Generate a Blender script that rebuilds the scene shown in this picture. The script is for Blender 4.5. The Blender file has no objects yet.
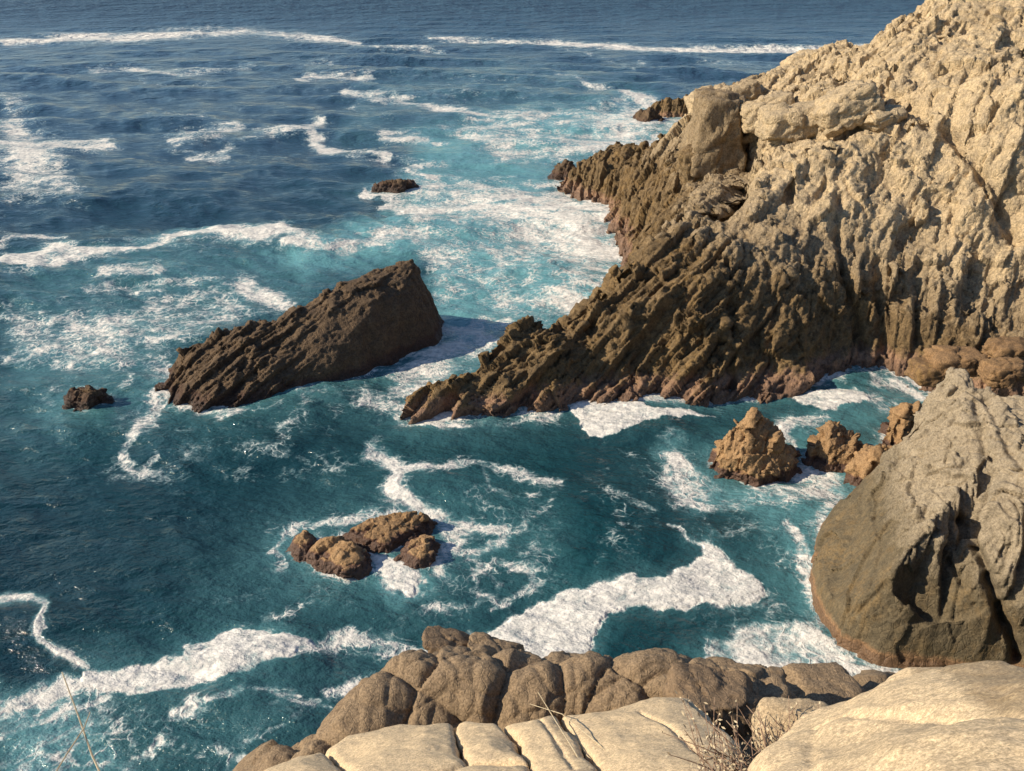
import bpy, bmesh, math, random
import numpy as np
from mathutils import Vector
R = math.radians
S = bpy.context.scene
COL = S.collection

# ------------------------------------------------------------------ camera, world, sun, exposure
CW, CH, F, HOR, H = 1024, 771, 830.0, -35.0, 20.0
PITCH = math.atan((CH / 2 - HOR) / F)
cam = bpy.data.cameras.new('camera'); camo = bpy.data.objects.new('camera', cam); COL.objects.link(camo)
cam.sensor_width = 36; cam.lens = 36 * F / CW
cam.clip_start = 0.1; cam.clip_end = 60000
camo.location = (0, 0, H); camo.rotation_euler = (math.pi / 2 - PITCH, 0, 0)
S.camera = camo

SUN_EL, SUN_AZ = R(31), R(187)      # azimuth counted from +X anticlockwise: the sun stands to the left, a little behind
sd = Vector((math.cos(SUN_EL) * math.cos(SUN_AZ), math.cos(SUN_EL) * math.sin(SUN_AZ), math.sin(SUN_EL)))
w = bpy.data.worlds.new('World'); S.world = w; w.use_nodes = True
wn = w.node_tree.nodes; wl = w.node_tree.links
sky = wn.new('ShaderNodeTexSky'); sky.sky_type = 'NISHITA'; sky.sun_disc = False
sky.sun_elevation = SUN_EL; sky.sun_rotation = math.atan2(sd.x, sd.y)
sky.altitude = 20; sky.air_density = 1.0; sky.dust_density = 0.2; sky.ozone_density = 3.0
wn['Background'].inputs[1].default_value = 0.105
wl.new(sky.outputs[0], wn['Background'].inputs[0])
sl = bpy.data.lights.new('sun', 'SUN'); sl.energy = 5.0; sl.angle = R(0.5); sl.color = (1.0, 0.865, 0.665)
so = bpy.data.objects.new('sun', sl); COL.objects.link(so)
so.rotation_euler = (-sd).to_track_quat('-Z', 'Y').to_euler()
S.view_settings.view_transform = 'Standard'; S.view_settings.look = 'None'
S.view_settings.exposure = 0.42; S.view_settings.gamma = 1; S.view_settings.use_curve_mapping = False
S.cycles.max_bounces = 5

# ------------------------------------------------------------------ pixel <-> world helpers (used only to survey positions)
cp, sp_ = math.cos(PITCH), math.sin(PITCH)
def ray(px, py):
    px = np.asarray(px, float); py = np.asarray(py, float)
    a = (px - CW / 2); b = (py - CH / 2)
    return np.stack([a, F * cp - b * sp_, -F * sp_ - b * cp], -1)
def wz(px, py, z=0.0):
    d = ray(px, py); t = (z - H) / d[..., 2]
    return np.stack([d[..., 0] * t, d[..., 1] * t, np.broadcast_to(z, t.shape) * 1.0], -1)
def wy(px, py, y):
    d = ray(px, py); t = y / d[..., 1]
    p = d * t[..., None]; p[..., 2] += H
    return p
def ws(px, py, s):
    d = ray(px, py); d = d / np.linalg.norm(d, axis=-1, keepdims=True)
    return d * s + np.array([0, 0, H])
def proj(P):
    q = P - np.array([0, 0, H]); f = q[..., 1] * cp - q[..., 2] * sp_; v = -q[..., 1] * sp_ - q[..., 2] * cp
    return CW / 2 + F * q[..., 0] / f, CH / 2 + F * v / f

# ------------------------------------------------------------------ noise
def _h(ix, iy, iz, seed):
    with np.errstate(over='ignore'):
        h = ix.astype(np.uint32) * np.uint32(374761393) + iy.astype(np.uint32) * np.uint32(668265263) + iz.astype(np.uint32) * np.uint32(2147483647) + np.uint32((seed * 974711 + 12345) & 0xffffffff)
        h = (h ^ (h >> np.uint32(13))) * np.uint32(1274126177)
        h = (h ^ (h >> np.uint32(16))) * np.uint32(2246822519)
        return h ^ (h >> np.uint32(15))
def _chunk(fn):
    def g(p, *a, **k):
        p = np.asarray(p, float)
        if len(p) <= 60000: return fn(p, *a, **k)
        outs = [fn(p[i:i + 60000], *a, **k) for i in range(0, len(p), 60000)]
        if isinstance(outs[0], tuple): return tuple(np.concatenate(x) for x in zip(*outs))
        return np.concatenate(outs)
    return g
@_chunk
def perlin(p, seed=0):
    i = np.floor(p).astype(np.int64); f = p - i; u = f * f * f * (f * (f * 6 - 15) + 10)
    r = 0
    for dx in (0, 1):
        for dy in (0, 1):
            for dz in (0, 1):
                h = _h(i[:, 0] + dx, i[:, 1] + dy, i[:, 2] + dz, seed)
                g = ((h & 1023) / 511.5 - 1) * (f[:, 0] - dx) + ((h >> 10 & 1023) / 511.5 - 1) * (f[:, 1] - dy) + ((h >> 20 & 1023) / 511.5 - 1) * (f[:, 2] - dz)
                r = r + g * (u[:, 0] if dx else 1 - u[:, 0]) * (u[:, 1] if dy else 1 - u[:, 1]) * (u[:, 2] if dz else 1 - u[:, 2])
    return r
def fbm(p, oct=4, seed=0, gain=.5):
    r = 0; a = 1
    for o in range(oct): r = r + a * perlin(p * 2 ** o + o * 17.3, seed + o); a *= gain
    return r
def ridged(p, oct=3, seed=0, gain=.5):
    r = 0; a = 1
    for o in range(oct): r = r + a * (1 - np.abs(perlin(p * 2 ** o + o * 11.1, seed + o)) * 2); a *= gain
    return r
@_chunk
def worley(p, seed=0, box=False):
    i = np.floor(p).astype(np.int64); n = len(p)
    f1 = np.full(n, 9.); f2 = np.full(n, 9.); idh = np.zeros(n, np.uint32); vec = np.zeros((n, 3))
    for dx in (-1, 0, 1):
        for dy in (-1, 0, 1):
            for dz in (-1, 0, 1):
                c = i + np.array([dx, dy, dz]); h = _h(c[:, 0], c[:, 1], c[:, 2], seed)
                o = np.stack([(h & 1023) / 1023., (h >> 10 & 1023) / 1023., (h >> 20 & 1023) / 1023.], 1)
                v = p - (c + o); d = np.abs(v).max(1) if box else np.sqrt((v * v).sum(1))
                m = d < f1
                f2 = np.where(m, f1, np.minimum(f2, d)); f1 = np.where(m, d, f1)
                idh = np.where(m, h, idh); vec = np.where(m[:, None], v, vec)
    return f1, f2, idh, vec
def sstep(a, b, x):
    t = np.clip((x - a) / (b - a), 0, 1); return t * t * (3 - 2 * t)
def rnd(idh, k):
    h = _h(idh.astype(np.int64), idh.astype(np.int64) >> 7, np.full(len(idh), k, np.int64), 77 + k)
    return (h & 65535) / 65535.
def blocks(p, size, basis, stretch, seed, tilt=.9, crease=0, box=True):
    """jointed-rock relief: every cell is a block with its own height and its own tilted face; cracks between (unit: metres)"""
    q = p @ basis.T / (size * np.asarray(stretch))
    q = q + (.07 if box else .12) * np.stack([perlin(q * 1.7 + 5, seed + 50), perlin(q * 1.7 + 25, seed + 51), perlin(q * 1.7 + 45, seed + 52)], 1)
    f1, f2, idh, vec = worley(q, seed, box)
    r0 = rnd(idh, 1); g = np.stack([rnd(idh, 2), rnd(idh, 3), rnd(idh, 4)], 1) - .5
    c = sstep(0, crease, f2 - f1) if crease else 1.
    return size * (c * (.1 + .7 * r0) + tilt * (vec * g).sum(1) * c - .3), rnd(idh, 9), f2 - f1
def crag(p, seed):
    return ridged(p, 4, seed, .6) - 1.4
def sheets(p, n, thick, run, seed, warp=.2, crack=.08, B=None):
    """strata on edge: parallel sheets of rock, each broken back along its own ragged profile, cracks between (unit: metres)"""
    n = np.asarray(n, float); n = n / np.linalg.norm(n)
    s = p @ n / thick + warp * fbm(p / (thick * 5), 3, seed)
    # sheets of unequal thickness
    s = s + .6 * perlin(np.stack([s * .61, s * 0 + .5, s * 0 + seed], 1), seed + 5)
    i = np.floor(s); f = s - i
    q = p / run if B is None else (p @ B.T) / (run * np.array([4.5, 1., 1.])); q = q + np.stack([i * 7.31, i * 3.17, i * 5.73], 1)
    prof = perlin(q, seed + 1) + .4 * perlin(q * 2.3, seed + 2) + .12 * perlin(q * 5.1, seed + 3)
    t3 = prof * 2.5; step = (np.floor(t3) + sstep(.42, .58, t3 - np.floor(t3))) / 2.5 * .85 + prof * .15
    c = sstep(0, crack * .7, 1 - f); saw = f * c
    return thick * (.85 * step + .62 * saw - .3), rnd(np.abs(i).astype(np.uint32) + np.uint32(seed), 5)
def basis_from(L, hint=(0, 0, 1)):
    L = np.array(L, float); L /= np.linalg.norm(L); a = np.cross(L, hint); a /= np.linalg.norm(a); b = np.cross(L, a)
    return np.stack([L, a, b])

# ------------------------------------------------------------------ geometry helpers
def poly_sdf(x, y, poly):
    """signed distance, positive inside"""
    poly = np.asarray(poly)[:, :2]; d2 = np.full(x.shape, 1e18); ins = np.zeros(x.shape, bool); n = len(poly)
    for k in range(n):
        ax, ay = poly[k]; bx, by = poly[(k + 1) % n]
        ex, ey = bx - ax, by - ay; L = ex * ex + ey * ey + 1e-12
        t = np.clip(((x - ax) * ex + (y - ay) * ey) / L, 0, 1)
        d2 = np.minimum(d2, (x - ax - t * ex) ** 2 + (y - ay - t * ey) ** 2)
        c = ((ay > y) != (by > y)) & (x < (bx - ax) * (y - ay) / (by - ay + 1e-12) + ax)
        ins ^= c
    return np.where(ins, 1, -1) * np.sqrt(d2)
def tps(ctrl, lam=1e-3):
    c = np.asarray(ctrl, float); mu = c[:, :2].mean(0); s = c[:, :2].std()
    X = (c[:, :2] - mu) / s
    def K(A):
        r2 = ((A[:, None, :] - X[None]) ** 2).sum(-1); return .5 * r2 * np.log(r2 + 1e-12)
    n = len(X); P = np.c_[np.ones(n), X]
    M = np.zeros((n + 3, n + 3)); M[:n, :n] = K(X) + lam * np.eye(n); M[:n, n:] = P; M[n:, :n] = P.T
    sol = np.linalg.solve(M, np.r_[c[:, 2], 0, 0, 0])
    def f(x, y):
        sh = x.shape; A = (np.stack([x.ravel(), y.ravel()], 1) - mu) / s; out = np.empty(len(A))
        for i in range(0, len(A), 40000):
            a = A[i:i + 40000]; out[i:i + 40000] = K(a) @ sol[:n] + sol[n] + a @ sol[n + 1:]
        return out.reshape(sh)
    return f
def facets(ctrl):
    """flat facets between the surveyed points (NaN outside their hull)"""
    from mathutils.geometry import delaunay_2d_cdt
    c = np.asarray(ctrl, float); vo, _, tri, orig, _, _ = delaunay_2d_cdt([Vector((a, b)) for a, b in c[:, :2]], [], [], 0, 1e-6)
    zz = [np.mean([c[k, 2] for k in o]) if len(o) else 0 for o in orig]
    def f(x, y):
        out = np.full(x.shape, np.nan)
        for t in tri:
            (ax, ay), (bx, by), (cx, cy) = [vo[k][:] for k in t]; den = (by - cy) * (ax - cx) + (cx - bx) * (ay - cy)
            if abs(den) < 1e-9: continue
            l1 = ((by - cy) * (x - cx) + (cx - bx) * (y - cy)) / den; l2 = ((cy - ay) * (x - cx) + (ax - cx) * (y - cy)) / den; l3 = 1 - l1 - l2
            m = (l1 >= -1e-6) & (l2 >= -1e-6) & (l3 >= -1e-6); out[m] = l1[m] * zz[t[0]] + l2[m] * zz[t[1]] + l3[m] * zz[t[2]]
        return out
    return f
def mesh_from(name, verts, faces, smooth=True):
    me = bpy.data.meshes.new(name); verts = np.asarray(verts, np.float32); faces = np.asarray(faces, np.int32)
    me.vertices.add(len(verts)); me.vertices.foreach_set('co', verts.ravel())
    k = faces.shape[1]; me.loops.add(faces.size); me.loops.foreach_set('vertex_index', faces.ravel())
    me.polygons.add(len(faces)); me.polygons.foreach_set('loop_start', np.arange(0, faces.size, k, dtype=np.int32))
    me.update(calc_edges=True)
    if smooth: me.polygons.foreach_set('use_smooth', np.ones(len(faces), bool))
    return me
def get_co(me):
    a = np.empty(len(me.vertices) * 3, np.float32); me.vertices.foreach_get('co', a); return a.reshape(-1, 3).astype(float)
def get_no(me):
    a = np.empty(len(me.vertices) * 3, np.float32); me.vertex_normals.foreach_get('vector', a); return a.reshape(-1, 3).astype(float)
def set_co(me, co): me.vertices.foreach_set('co', np.asarray(co, np.float32).ravel()); me.update()
def attr(me, name, val):
    a = me.attributes.new(name, 'FLOAT', 'POINT'); a.data.foreach_set('value', np.asarray(val, np.float32))
def grid_faces(nx, ny):
    i = np.arange(nx * ny).reshape(nx, ny)
    return np.stack([i[:-1, :-1], i[1:, :-1], i[1:, 1:], i[:-1, 1:]], -1).reshape(-1, 4)
def solid_height(X, Y, Z, keep, bottom):
    """closed solid under a height grid: top, bottom and side walls"""
    nx, ny = X.shape; top = np.stack([X, Y, Z], -1).reshape(-1, 3); bot = top.copy(); bot[:, 2] = bottom
    n = nx * ny; fc = grid_faces(nx, ny); kc = (keep[:-1, :-1] & keep[1:, :-1] & keep[1:, 1:] & keep[:-1, 1:]).ravel(); fc = fc[kc]
    e = np.concatenate([fc[:, [0, 1]], fc[:, [1, 2]], fc[:, [2, 3]], fc[:, [3, 0]]])
    key = np.minimum(e[:, 0], e[:, 1]) * (2 * n) + np.maximum(e[:, 0], e[:, 1])
    _, first, cnt = np.unique(key, return_index=True, return_counts=True); b = e[first[cnt == 1]]
    side = np.stack([b[:, 1], b[:, 0], b[:, 0] + n, b[:, 1] + n], 1)
    faces = np.concatenate([fc, fc[:, ::-1] + n, side]); V = np.concatenate([top, bot])
    used = np.unique(faces); mp = np.zeros(len(V), int); mp[used] = np.arange(len(used))
    return V[used], mp[faces]
def remesh(name, V, Fc, voxel, drop_below=None):
    me = mesh_from('tmp', V, Fc); o = bpy.data.objects.new('tmp', me); COL.objects.link(o)
    m = o.modifiers.new('r', 'REMESH'); m.mode = 'VOXEL'; m.voxel_size = voxel; m.use_smooth_shade = True
    dg = bpy.context.evaluated_depsgraph_get(); ev = o.evaluated_get(dg)
    out = bpy.data.meshes.new_from_object(ev); out.name = name
    bpy.data.objects.remove(o); bpy.data.meshes.remove(me)
    if drop_below is not None:
        co = get_co(out); nf = len(out.polygons)
        lv = np.empty(len(out.loops), np.int32); out.loops.foreach_get('vertex_index', lv); lv = lv.reshape(nf, 4)
        lv = lv[co[lv][:, :, 2].max(1) > drop_below]
        used = np.unique(lv); mp = np.zeros(len(co), int); mp[used] = np.arange(len(used))
        o2 = mesh_from(name, co[used], mp[lv]); bpy.data.meshes.remove(out); out = o2
    return out
def obj(name, me, mat=None, parent=None):
    o = bpy.data.objects.new(name, me); COL.objects.link(o); me.name = name
    if mat: me.materials.append(mat)
    if parent: o.parent = parent
    return o
def tag(o, label=None, cat=None, group=None, kind=None):
    for k, v in (('label', label), ('category', cat), ('group', group), ('kind', kind)):
        if v: o[k] = v
    return o

# ------------------------------------------------------------------ materials
class NT:
    def __init__(s, name):
        s.m = bpy.data.materials.new(name); s.m.use_nodes = True; s.t = s.m.node_tree; s.n = s.t.nodes; s.l = s.t.links
        s.b = s.n['Principled BSDF']
    def new(s, t, **k):
        n = s.n.new(t)
        for a, v in k.items(): setattr(n, a, v)
        return n
    def inp(s, sock, v):
        if hasattr(v, 'is_output') or isinstance(v, bpy.types.NodeSocket): s.l.new(v, sock)
        elif v is not None: sock.default_value = v
    def math(s, op, a, b=None, c=None):
        n = s.new('ShaderNodeMath', operation=op)
        for i, v in enumerate((a, b, c)): s.inp(n.inputs[i], v)
        return n.outputs[0]
    def mix(s, fac, a, b):
        n = s.new('ShaderNodeMix', data_type='RGBA'); s.inp(n.inputs[0], fac)
        for i, v in ((6, a), (7, b)): s.inp(n.inputs[i], v if not isinstance(v, tuple) else (*v, 1)[:4])
        return n.outputs[2]
    def ramp(s, x, a, b, lo=0., hi=1.):
        n = s.new('ShaderNodeMapRange', interpolation_type='SMOOTHSTEP'); s.inp(n.inputs[0], x)
        for i, v in enumerate((a, b, lo, hi)): s.inp(n.inputs[i + 1], v)
        return n.outputs[0]
    def noise(s, vec, scale, detail=4, rough=.55, dist=0., out=0):
        n = s.new('ShaderNodeTexNoise'); s.inp(n.inputs['Vector'], vec); s.inp(n.inputs['Scale'], scale)
        n.inputs['Detail'].default_value = detail; n.inputs['Roughness'].default_value = rough; n.inputs['Distortion'].default_value = dist
        return n.outputs[out]
    def vor(s, vec, scale, feature='F1', out='Distance', rand=1.):
        n = s.new('ShaderNodeTexVoronoi', feature=feature); s.inp(n.inputs['Vector'], vec); s.inp(n.inputs['Scale'], scale)
        n.inputs['Randomness'].default_value = rand
        return n.outputs[out]
    def attr(s, name): return s.new('ShaderNodeAttribute', attribute_name=name).outputs['Fac']
    def pos(s): return s.new('ShaderNodeNewGeometry').outputs['Position']
    def mapping(s, vec, scale=(1, 1, 1), rot=(0, 0, 0)):
        n = s.new('ShaderNodeMapping'); s.inp(n.inputs[0], vec); n.inputs['Scale'].default_value = scale; n.inputs['Rotation'].default_value = rot
        return n.outputs[0]
    def bump(s, h, strength=.5, dist=.05, normal=None):
        n = s.new('ShaderNodeBump'); s.inp(n.inputs['Height'], h); n.inputs['Strength'].default_value = strength; n.inputs['Distance'].default_value = dist
        if normal: s.l.new(normal, n.inputs['Normal'])
        return n.outputs[0]
    def z(s, p):
        n = s.new('ShaderNodeSeparateXYZ'); s.l.new(p, n.inputs[0]); return n.outputs[2]

def rock_material(name, pale, pale2, dark, dark2, tide=(.13, .066, .048), ochre=(.26, .16, .06), fine=1., tide_h=1.0, ochre_amt=.5, bump=.6, spk=0.):
    """pale dry rock above, dark weathered rock below (attribute 'pale'), lichen stains, algae band at the waterline"""
    t = NT(name); p = t.pos()
    n1 = t.noise(p, .35 * fine, 5, .6); n2 = t.noise(p, 1.9 * fine, 5, .65); n3 = t.noise(p, 9 * fine, 4, .7); n4 = t.noise(t.mapping(p, (1, 1, .35)), 3.1 * fine, 4, .6); n5 = t.noise(p, 26 * fine, 5, .7)
    cell = t.attr('cell')
    a = t.mix(t.ramp(n2, .38, .66), pale, pale2); a = t.mix(t.math('MULTIPLY', cell, .35), a, (*pale2, 1))
    b = t.mix(t.ramp(n2, .35, .68), dark, dark2); b = t.mix(t.math('MULTIPLY', cell, .4), b, (*dark2, 1))
    oc = t.math('MULTIPLY', t.ramp(n1, .42, .62), t.ramp(n4, .38, .62)); b = t.mix(t.math('MULTIPLY', oc, ochre_amt), b, ochre)
    pf = t.math('ADD', t.attr('pale'), t.math('MULTIPLY', t.math('SUBTRACT', n2, .5), .6)); pf = t.math('ADD', pf, t.math('MULTIPLY', t.math('SUBTRACT', n4, .5), .5))
    mid = t.mix(t.ramp(n3, .35, .65), tuple(.62 * x + .18 * y for x, y in zip(pale2, dark2)), tuple(.55 * x + .5 * y for x, y in zip(pale2, dark2)))
    c = t.mix(t.ramp(pf, .12, .5), b, mid); c = t.mix(t.ramp(pf, .5, .95), c, a)
    st = t.noise(t.mapping(p, (1, 1, 1), (.5, .6, .3)), 5 * fine, 3, .6); c = t.mix(t.ramp(st, .56, .72, 0, .35 + .15 * spk), c, dark); sp2 = t.noise(p, 1.3 * fine, 6, .75); c = t.mix(t.ramp(sp2, .56, .66, 0, .2 * spk), c, dark2)
    zz = t.math('ADD', t.z(p), t.math('MULTIPLY', t.math('SUBTRACT', n2, .5), 1.1 * tide_h))
    c = t.mix(t.ramp(zz, .75 * tide_h, .25 * tide_h, 0, .85), c, tide)
    wet = t.ramp(zz, .42 * tide_h, .1 * tide_h)
    c = t.mix(wet, c, t.mix(.5, c, (.035, .022, .016)))
    hsv = t.new('ShaderNodeHueSaturation'); t.l.new(c, hsv.inputs['Color']); t.l.new(t.math('MULTIPLY', t.ramp(n3, .3, .7, .68, 1.25), t.ramp(n5, .3, .7, .85 - .17 * spk, 1.13 + .1 * spk)), hsv.inputs['Value'])
    t.l.new(hsv.outputs[0], t.b.inputs['Base Color'])
    t.l.new(t.ramp(wet, 0, 1, .92, .45), t.b.inputs['Roughness']); t.b.inputs['Specular IOR Level'].default_value = .3
    hh = t.math('ADD', t.math('ADD', t.math('MULTIPLY', n3, .8), t.math('MULTIPLY', n5, .3 + .5 * spk)), t.math('MULTIPLY', n2, 1 - .75 * spk)); hh = t.math('ADD', hh, t.math('MULTIPLY', t.ramp(t.vor(t.mapping(p, (1, 1, .5), (.4, .5, .2)), 2.6 * fine, 'DISTANCE_TO_EDGE'), 0, .08), .25))
    t.l.new(t.bump(hh, bump, .14 / fine), t.b.inputs['Normal'])
    return t.m

M_head = rock_material('headland_rock', (.62, .47, .28), (.40, .31, .20), (.098, .066, .034), (.225, .152, .076), tide=(.36, .215, .14), tide_h=1.5, ochre_amt=.6, bump=.9)
M_stack = rock_material('stack_rock', (.095, .064, .04), (.16, .105, .06), (.058, .04, .026), (.118, .077, .046), ochre_amt=.45, tide=(.09, .05, .036), bump=.9)
M_butt = rock_material('buttress_rock', (.34, .275, .19), (.24, .195, .135), (.088, .070, .043), (.145, .112, .066), tide=(.29, .165, .085), ochre_amt=.35, fine=1.6, tide_h=.5)
M_sea = rock_material('sea_rock', (.40, .255, .13), (.29, .175, .085), (.12, .073, .04), (.22, .135, .068), fine=1.8, tide_h=.16, ochre_amt=.7)
M_brown = rock_material('brown_boulder', (.225, .155, .092), (.29, .21, .13), (.165, .115, .072), (.225, .155, .095), fine=4, tide_h=.5, ochre_amt=.0, bump=.6)
M_pale = rock_material('pale_granite', (.66, .505, .315), (.57, .435, .275), (.36, .27, .17), (.42, .315, .19), fine=5, tide_h=.5, ochre_amt=.3, bump=.3, spk=1.)

# ------------------------------------------------------------------ rock bodies that stand in the sea
def rock_body(name, poly, ctrl, mat, voxel, grid, edge, disp, wob=.5, wobf=.5, lam=1e-3, cut=-1.2, extra=None, attrs=None, shift=.35, flat=0., lead=None, base=-2.4):
    poly = np.asarray(poly); lo = poly[:, :2].min(0) - 3; hi = poly[:, :2].max(0) + 3
    xs = np.arange(lo[0], hi[0], grid); ys = np.arange(lo[1], hi[1], grid); X, Y = np.meshgrid(xs, ys, indexing='ij')
    q = np.stack([X.ravel(), Y.ravel(), np.zeros(X.size)], 1)
    wx = wob * fbm(q * wobf, 3, 3).reshape(X.shape); wy_ = wob * fbm(q * wobf + 40, 3, 8).reshape(X.shape)
    d = poly_sdf(X + wx, Y + wy_, poly) + shift * .3
    e = edge(np.maximum(d, -3.), X, Y); top = tps(ctrl, lam)(X, Y)
    if flat: fz = facets(ctrl)(X, Y); top = np.where(np.isnan(fz), top, flat * fz + (1 - flat) * top)
    k = .35 if not flat else (.2 if flat < .85 else .1); m = np.minimum(top, e); hgt = m - k * np.log1p(np.exp(-np.abs(top - e) / k))
    if extra is not None: hgt = extra(X, Y, hgt, d)
    hgt = np.maximum(hgt, base)
    keep = hgt > base + .1
    V, Fc = solid_height(X, Y, hgt, keep, base - .6)
    me = remesh(name, V, Fc, voxel, cut)
    co = get_co(me); no = get_no(me)
    if lead is not None:
        ld = np.array(lead) / np.linalg.norm(lead); wgt = .75 * np.clip(no @ ld * 1.4, 0, 1)[:, None]; no = no * (1 - wgt) + ld * wgt; no /= np.linalg.norm(no, axis=1, keepdims=True)
    dd, cell = disp(co, no)
    if dd.ndim == 1: dd = np.stack([dd, dd * 0], 1)
    dd[:, 0] -= np.median(dd[:, 0])
    set_co(me, co + no * dd[:, :1]); co2 = get_co(me)
    if np.abs(dd[:, 1]).max() > 0: co2 = co2 + get_no(me) * dd[:, 1:]; set_co(me, co2)
    attr(me, 'cell', cell); attr(me, 'pale', attrs(co2) if attrs else np.ones(len(co2)))
    return obj(name, me, mat), (X, Y, hgt)

B_fin = basis_from((.62, .25, .74)); B_col = basis_from((.22, .35, .9)); B_up = basis_from((.35, .45, .8))
def behind(pts, away, drop):
    out = []
    for x, y, z in pts: l = math.hypot(x, y); out.append((x + x / l * away, y + y / l * away, z - drop))
    return out
def P(*pts): return [tuple(wz(a, b, c)) for a, b, c in pts]
def PY(*pts): return [tuple(wy(a, b, c)) for a, b, c in pts]

# --- headland
coast = [tuple(wz(a, b)[:2]) for a, b in [(401, 407), (415, 417), (445, 419), (490, 416), (520, 411), (575, 403), (640, 399), (700, 398), (760, 391), (810, 383), (848, 371), (880, 366), (915, 374), (950, 388)]]
coast += [(26, 36), (30, 30), (60, 22), (95, 40), (95, 175), (60, 180)]
coast += [tuple(wz(a, b)[:2]) for a, b in [(830, 92), (740, 100), (690, 104), (655, 110), (634, 117), (645, 122), (672, 121), (694, 119), (694, 139), (668, 152), (620, 158), (580, 166), (553, 174), (563, 186), (590, 201), (607, 206), (611, 222), (620, 232), (629, 240), (626, 268), (613, 300), (595, 326), (553, 345), (508, 362), (470, 380), (440, 390)]]
hc = P((424, 385, .9), (460, 371, 1.6), (478, 366, 1.6), (500, 337, 2.7), (525, 311, 3.4), (551, 328, 2.5), (569, 318, 3.1), (583, 322, 2.9), (590, 301, 4.0), (609, 291, 4.2), (615, 263, 5.4), (634, 248, 5.6), (640, 228, 4.6),
       (520, 370, 1.7), (480, 395, .9), (570, 370, 1.9), (640, 345, 2.6), (640, 300, 4.3), (645, 265, 5.3), (700, 350, 2.4), (700, 300, 4.5), (700, 250, 6.1), (700, 215, 6.6), (690, 190, 6.2), (760, 350, 2.1), (760, 300, 4.0), (760, 250, 6.0), (760, 200, 7.9), (770, 160, 9.3), (770, 120, 10.2),
       (850, 300, 3.6), (850, 250, 5.8), (850, 200, 8.1), (850, 150, 10.3), (850, 100, 12.3), (840, 75, 12.9),
       (950, 335, 1.9), (950, 300, 3.5), (950, 250, 5.8), (950, 200, 8.2), (950, 150, 10.6), (950, 100, 13.0),
       (1020, 335, 1.9), (1024, 300, 3.7), (1024, 250, 6.2), (1024, 200, 8.6), (1024, 150, 11.1), (1024, 100, 13.6),
       (1130, 330, 2.5), (1130, 250, 6.5), (1130, 150, 11.6),
       (610, 190, 2.0), (650, 190, 3.4), (660, 220, 4.4), (590, 165, 2.6), (612, 147, 3.2), (640, 152, 3.3), (665, 150, 4.0), (650, 170, 3.2), (575, 172, 1.6), (690, 165, 5.5), (640, 205, 3.0))
hc += behind(hc[:11], 1.6, 1.7)
hc += PY((950, 50, 55), (950, 8, 60), (1024, 50, 54), (1024, 0, 58), (1130, 50, 54), (1130, -40, 58), (790, 74, 86), (815, 63, 80), (833, 66, 78), (850, 54, 75), (871, 52, 73), (889, 42, 71), (910, 31, 69), (924, 10, 66), (940, -16, 66), (1024, -70, 70),
         (771, 78, 92), (745, 100, 80), (720, 100, 77), (700, 102, 76), (692, 120, 74), (695, 150, 68), (730, 140, 69), (735, 175, 60),
         (642, 116, 127), (655, 108, 128), (668, 101, 127), (690, 92, 126), (710, 92, 124), (727, 90, 122), (745, 90, 116), (757, 88, 108))
hc += behind(PY((790, 74, 86), (815, 63, 80), (833, 66, 78), (850, 54, 75), (871, 52, 73), (889, 42, 71), (910, 31, 69), (924, 10, 66)), 6, 4.5)
hc += behind(P((575, 168, 1.8), (592, 160, 2.6), (612, 147, 3.2), (640, 152, 3.3), (665, 150, 4.0)), 6, 4.2) + [tuple(wz(684, 131, -1.5)), tuple(wz(675, 128, -2.)), tuple(wz(690, 128, -.5))]
hc += [(75, 90, 26), (75, 60, 30), (75, 130, 12), (45, 105, 8), (30, 130, 1.5), (36, 98, 8.5), (40, 115, 4), (55, 120, 6), (60, 105, 13), (55, 40, 12), (75, 40, 18), (50, 150, 1)]
def head_edge(d, X, Y):
    # steep where the headland faces the camera, steeper at the far stack of points
    s = 1.55 + .5 * fbm(np.stack([X.ravel() * .25, Y.ravel() * .25, X.ravel() * 0], 1), 2, 12).reshape(X.shape)
    return np.where(d < 0, d * 2.0, s * np.minimum(d, .9) * .35 + (s + .35) * np.maximum(d - .9, 0) + .75 * (1 - np.exp(-d * 4.))) - .3
N_LEFT, N_COL, N_UP = (.73, -.49, -.45), (.85, -.5, .12), (.72, -.62, -.25)
def head_pale(co):
    dark_h = np.interp(co[:, 0], [4, 9, 14, 20, 26], [7.8, 7.6, 6.4, 4.6, 3.2])
    dark_h = np.where(co[:, 1] > 58, np.interp(co[:, 1], [58, 75, 110], [7.0, 6.0, 7.5]), dark_h)
    v = (co[:, 2] - dark_h) / 6.5 + .42 + .3 * fbm(co * .22, 4, 60)
    return np.clip(v, 0, 1)
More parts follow.
